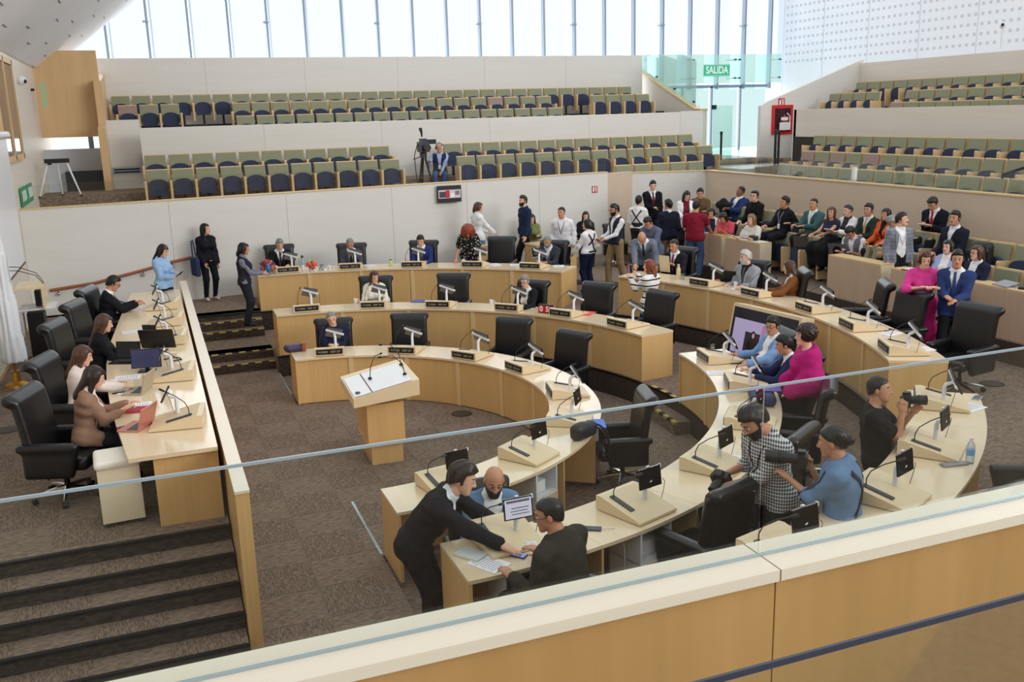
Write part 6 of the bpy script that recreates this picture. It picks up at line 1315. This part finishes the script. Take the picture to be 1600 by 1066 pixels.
for a, b, c, d, col in ((-.26, -.1, -.08, .06, (60, 56, 66)), (-.1, .0, -.09, .09, (176, 34, 48)), (.03, .12, -.08, .02, (210, 210, 214)), (.14, .25, -.03, .07, (120, 100, 96))): obj('picture_patch', MB().box(a, b, -.040, -.038, c, d), mat('tv_%d' % col[0], col, .3, emit=.3), pi_)
def firesign(label, p, rz, s_=1.):
    t = thing('fire_sign', label, 'sign', p, rz); obj('plate', MB().cbox((0, 0, 0), (.17*s_, .01, .17*s_)), mat('sign_red', (196, 44, 52), .5), t)
    obj('pictogram', MB().box(-.06*s_, -.02*s_, -.008, -.005, -.06*s_, .06*s_).box(.02*s_, .05*s_, -.008, -.005, -.06*s_, .03*s_).box(-.06*s_, .06*s_, -.008, -.005, .045*s_, .06*s_), LET, t); return t
firesign('small red and white fire sign on the back wall near the jog', (11.08, wall_y(11.08)-.02, 2.47), .13)
firesign('red and white fire sign over the extinguisher cabinet', (19.27, 25.99, 4.6), 0, 1.4)
t = thing('extinguisher_cabinet', 'red fire extinguisher cabinet on the end wall of the right gallery', 'cabinet', (19.3, 25.99, 4.05))
obj('frame', MB().box(-.39, .39, -.05, 0, -.46, .46), mat('cabinet_red', (206, 34, 38), .45), t); obj('glass', MB().box(-.30, .30, -.056, -.05, -.38, .36), mat('cabinet_window', (64, 40, 46), .1), t)
ex = obj('extinguisher', MB().lathe([(.10, -.36), (.10, 0), (.05, .10), (.03, .16)], (.06, -.06, 0), 12), mat('extinguisher_red', (170, 36, 40), .4), t, 40); obj('hose', MB().tube([(.08, -.16, .2), (.2, -.15, .1), (.2, -.15, -.2)], .02, 6), WHITE, ex); obj('label', MB().box(-.2, .22, -.17, -.165, -.32, -.08).box(-.15, .12, -.17, -.165, -.02, .08), WHITE, ex)
t = thing('camera_pole', 'slim white pole with a small camera above the right gallery', 'camera', (22.42, 20.55, 5.77)); obj('pole', MB().tube([(0, 0, 0), (0, 0, .62)], .035, 8), WHITE, t, 40); obj('head', MB().ball((0, 0, .70), .09, 10, 7), WHITE, t, True); obj('lens', MB().ball((-.06, -.05, .71), .045, 8, 6), BLACK, t, True)
# gallery equipment
t = thing('tripod', 'empty tripod with pale legs standing in the gallery corner', 'tripod', (-1.9, 25.1, 2.84))
obj('head', MB().box(-.27, .27, -.05, .05, .80, .90).box(-.2, -.12, -.06, .06, .76, .84), BLACK, t)
for a, b in (((-.2, 0), (-.46, -.1)), ((.2, 0), (.44, -.1)), ((0, .03), (.0, .4))): l = obj('leg', MB().tube([(a[0], a[1], .82), (b[0], b[1], .02)], [.024, .018], 8), WHITE, t, 50); obj('foot', MB().ball((b[0], b[1], .025), .03, 8, 5), BLACK, l)
t = thing('television_camera', 'television camera on a tall black tripod in the gallery', 'camera', (7.02, 24.9, 2.45))
for a in (90, 215, 325): c_, s_ = math.cos(math.radians(a)), math.sin(math.radians(a)); l = obj('leg', MB().tube([(.05*c_, .05*s_, .95), (.28*c_, .28*s_, .02)], [.03, .018], 6), DARKM, t); obj('foot', MB().ball((.28*c_, .28*s_, .02), .03, 6, 4), BLACK, l)
obj('pan_head', MB().box(-.08, .08, -.08, .08, .95, 1.10).tube([(.05, .05, 1.0), (-.2, .3, .9)], .012, 6), BLACK, t)
obj('camera_body', MB().box(-.11, .11, -.28, .2, 1.10, 1.36).box(-.07, .07, -.2, .1, 1.36, 1.45), mat('camera_blue_black', (36, 38, 58), .4), t); obj('lens', MB().tube([(0, -.28, 1.22), (0, -.48, 1.22)], [.075, .09], 14), BLACK, t, 40)
obj('viewfinder', MB().box(.1, .34, -.12, -.04, 1.30, 1.42).box(.13, .31, -.125, -.12, 1.32, 1.40), DARKM, t); obj('microphone', MB().tube([(0, .05, 1.5), (-.05, -.1, 1.62), (-.1, -.2, 1.70)], [.02, .03, .05], 8), BLACK, t); obj('cable', MB().tube([(-.12, .1, 1.3), (-.22, .1, 1.0), (-.2, .05, .4), (-.1, 0, .05)], .012, 6), BLACK, t)
info = PEOPLE['g1']; hp_ = info['k']; t = thing('headphones', 'black headphones with pale cups on the camera operator', 'headphones', wpt(info, hp_['Hd']), info['o'].rotation_euler.z)
obj('band', MB().tube([(.09*math.cos(a), -.01, .02+.115*math.sin(a)) for a in np.linspace(0, math.pi, 11)], .010, 6), BLACK, t, True)
for sx in (-1, 1): obj('ear_cup', MB().ball((sx*.09, -.01, .0), (.022, .036, .042), 10, 7), WHITE if sx < 0 else BLACK, t, True)
for (x, y, z), who in (((17.25, 26.3, 2.72), 'beside the last seats of the back gallery'), ((16.6, 22.6, 2.82), 'at the start of the right gallery'), ((17.3, 23.4, 2.76), 'against the wall of the right gallery')):
    t = thing('belt_post', 'black crowd-control post '+who, 'post', (x, y, z), 0, 'crowd-control posts'); obj('base', MB().lathe([(.17, 0), (.17, .02), (.05, .04)], (0, 0, 0), 14), BLACK, t, 40); obj('post', MB().lathe([(.035, .03), (.035, .92), (.045, .93), (.045, 1.02), (.02, 1.03)], (0, 0, 0), 10), BLACK, t, 40)
t = thing('gallery_glass', 'clear glass balustrade along the front of the back gallery', 'balustrade', (0, 0, WT+.02))
gp = [-2.35, -.1, 2.3, 4.8, 7.35, 9.5, 11.45]
for a, b in zip(gp, gp[1:]): obj('pane', slab((a+.01, wall_y(a)+.05), (b-.01, wall_y(b)+.05), 0, .46, .012, MB()), GLASS, t)
t = thing('gallery_glass', 'clear glass balustrade along the front of the right gallery', 'balustrade', (14.27, 0, 2.85))
for k in range(9): obj('pane', MB().box(-.006, .006, 21.9-1.9*k-1.88, 21.9-1.9*k, 0, .42), GLASS, t)
t = thing('gallery_handrail', 'dark steel stair rail at the frame edge of the right gallery', 'rail', (14.9, 13.35, 2.19)); obj('rail', MB().tube([(0, 0, 0), (0, 0, .95), (1.4, -.4, 1.35), (1.4, -.4, .3)], .03, 8), DARKM, t, 50)
t = thing('white_tube', 'white paper tube standing on the front seat row of the right gallery', 'tube', (14.6, 17.0, 2.85)); obj('tube', MB().lathe([(.06, 0), (.06, .28), (.05, .28), (.05, .02)], (0, 0, 0), 12), PAPER, t, 40)
for (x, y, z), who in (((-2.03, 16.4, DAIS), 'behind the dais chairs by the flag'), ((-2.0, 13.1, DAIS), 'at the frame edge behind the dais chairs'), ((4.17, 13.31, .0), 'on the middle floor beyond the lectern'), ((10.8, 9.53, T3), 'behind the chair beside the blue suit')):
    t = obj('floor_box', MB().lathe([(.15, 0), (.15, .008), (.12, .011)], (0, 0, 0), 24), mat('floor_box_dark', (62, 54, 50), .6), None, 40); t.location = (x, y, z+.002); tag(t, 'round dark floor box lid '+who, 'floor box'); obj('ring', MB().lathe([(.158, 0), (.158, .006), (.15, .009)], (0, 0, 0), 24), DARKM, t)
t = thing('flag', 'white flag on a pole with a gold base beside the side wall', 'flag', (-2.12, 15.4, DAIS)); obj('base', MB().lathe([(.17, 0), (.16, .04), (.07, .08), (.05, .22), (.07, .24)], (0, 0, 0), 16), mat('gold_metal', (206, 160, 70), .3, .8), t, 40); obj('pole', MB().tube([(0, 0, .1), (0, 0, 2.6)], .02, 8), RAILW, t, 40)
v, q = nets(lambda Q: np.maximum(capsule(Q, (-.02, 0, 2.3), (.02, 0, .35), .10, .16)+.03*np.sin(34*np.arctan2(Q[:, 1], Q[:, 0])/3.1)+.008*np.sin(9*Q[:, 2]), -(Q[:, 2]-.38)), (-.3, -.3, .3), (.3, .3, 2.5), .03); link('cloth', np_mesh('cloth', v, q, mat('flag_white', (226, 228, 232), .7)), t)
# framed screen in front of the outer desk
t = thing('framed_screen', 'wood-framed screen cabinet showing a video call, before the outer right desk', 'screen', (8.50, 11.87, T2+.10), math.radians(-82))
A = Matrix.Rotation(-.20, 3, 'X')
cbx = MB().cbox((0, .12, .60), (1.46, .26, .92)); cbx.rot(A); o = obj('cabinet', cbx, BIRCH, t); obj('stand', MB().box(-.5, .5, .0, .34, 0, .25), BIRCH, t)
sb = MB().cbox((0, -.018, .60), (1.36, .02, .82)); sb.rot(A); o2 = obj('screen', sb, mat('screen_deep', (30, 26, 44), .2), t)
for x0, x1, z0, z1, col, nm in ((-.62, .12, .28, .84, (170, 158, 196), 'call_picture'), (.0, .3, .32, .80, (190, 24, 44), 'red_wedge'), (-.62, -.05, .24, .30, (52, 46, 70), 'caption_band')):
    b = MB().box(x0, x1, -.032, -.029, z0, z1); b.rot(A); obj(nm, b, mat('call_%d' % col[0], col, .3, emit=.35), o2)
b = MB().box(-.34, -.02, -.036, -.033, .34, .66); b.rot(A); obj('call_chair', b, mat('call_dark', (42, 38, 56), .3, emit=.1), o2)
b = MB().ball((-.16, -.038, .62), (.05, .004, .07), 10, 7).ball((-.16, -.038, .47), (.11, .004, .12), 10, 7); b.rot(A); obj('call_person', b, mat('call_black', (22, 20, 26), .3), o2)
b = MB().ball((-.15, -.044, .615), (.028, .003, .042), 8, 6); b.rot(A); obj('call_face', b, mat('call_face', (196, 150, 140), .3, emit=.3), o2)
# desks behind the outer row
for i, (x, y, rz, who) in enumerate(((9.0, 20.95, 12, 'behind the grey-bearded man, laptop on it'), (7.6, 21.5, 12, 'half hidden by the empty chair and walking man'))):
    t = thing('side_desk', 'pale maple desk against the back wall '+who, 'desk', (x, y, BACK), math.radians(rz)); obj('top', MB().box(-.62, .62, -.25, .25, .70, .73), TOP, t); obj('front_panel', MB().box(-.6, .6, -.22, -.2, 0, .70), MAPLE, t)
    for sx in (-.6, .58): obj('end_panel', MB().box(sx, sx+.02, -.2, .24, 0, .70), MAPLE, t)
for (x, y, f, who) in ((10.75, 21.0, 250, 'low against the wall behind the padded vest'),): chair(x, y, BACK, f, 'dark low armchair '+who, 'chairs at the back wall').scale = (.85,)*3
# wrapped earbuds on the near desk
soft('earbuds_pouch', 'crumpled clear pouch with white earbuds on the near desk', 'pouch', (2.597, 6.578, 1.060), 20, lambda Q: ellips(Q, (0, 0, .02), (.08, .055, .03))+.01*np.sin(60*Q[:, 0])*np.sin(55*Q[:, 1]), (-.12, -.1, -.02), (.12, .1, .08), mat('clear_plastic', (222, 222, 220), .2), .01)
soft('tote_bag', 'navy blue bag hanging at the side of the woman all in black', 'bag', wpt(PEOPLE['s2'], (.27, -.02, .55)), math.degrees(PEOPLE['s2']['o'].rotation_euler.z)+90, lambda Q: rbox(Q, (0, 0, .2), (.15, .06, .2), .05), (-.25, -.15, -.05), (.25, .15, .5), cloth((44, 56, 88)), .02,
     [('strap', MB().tube([(-.1, 0, .38), (-.03, -.03, .75), (.05, -.03, .78), (.1, 0, .38)], .014, 6), cloth((44, 56, 88)))])
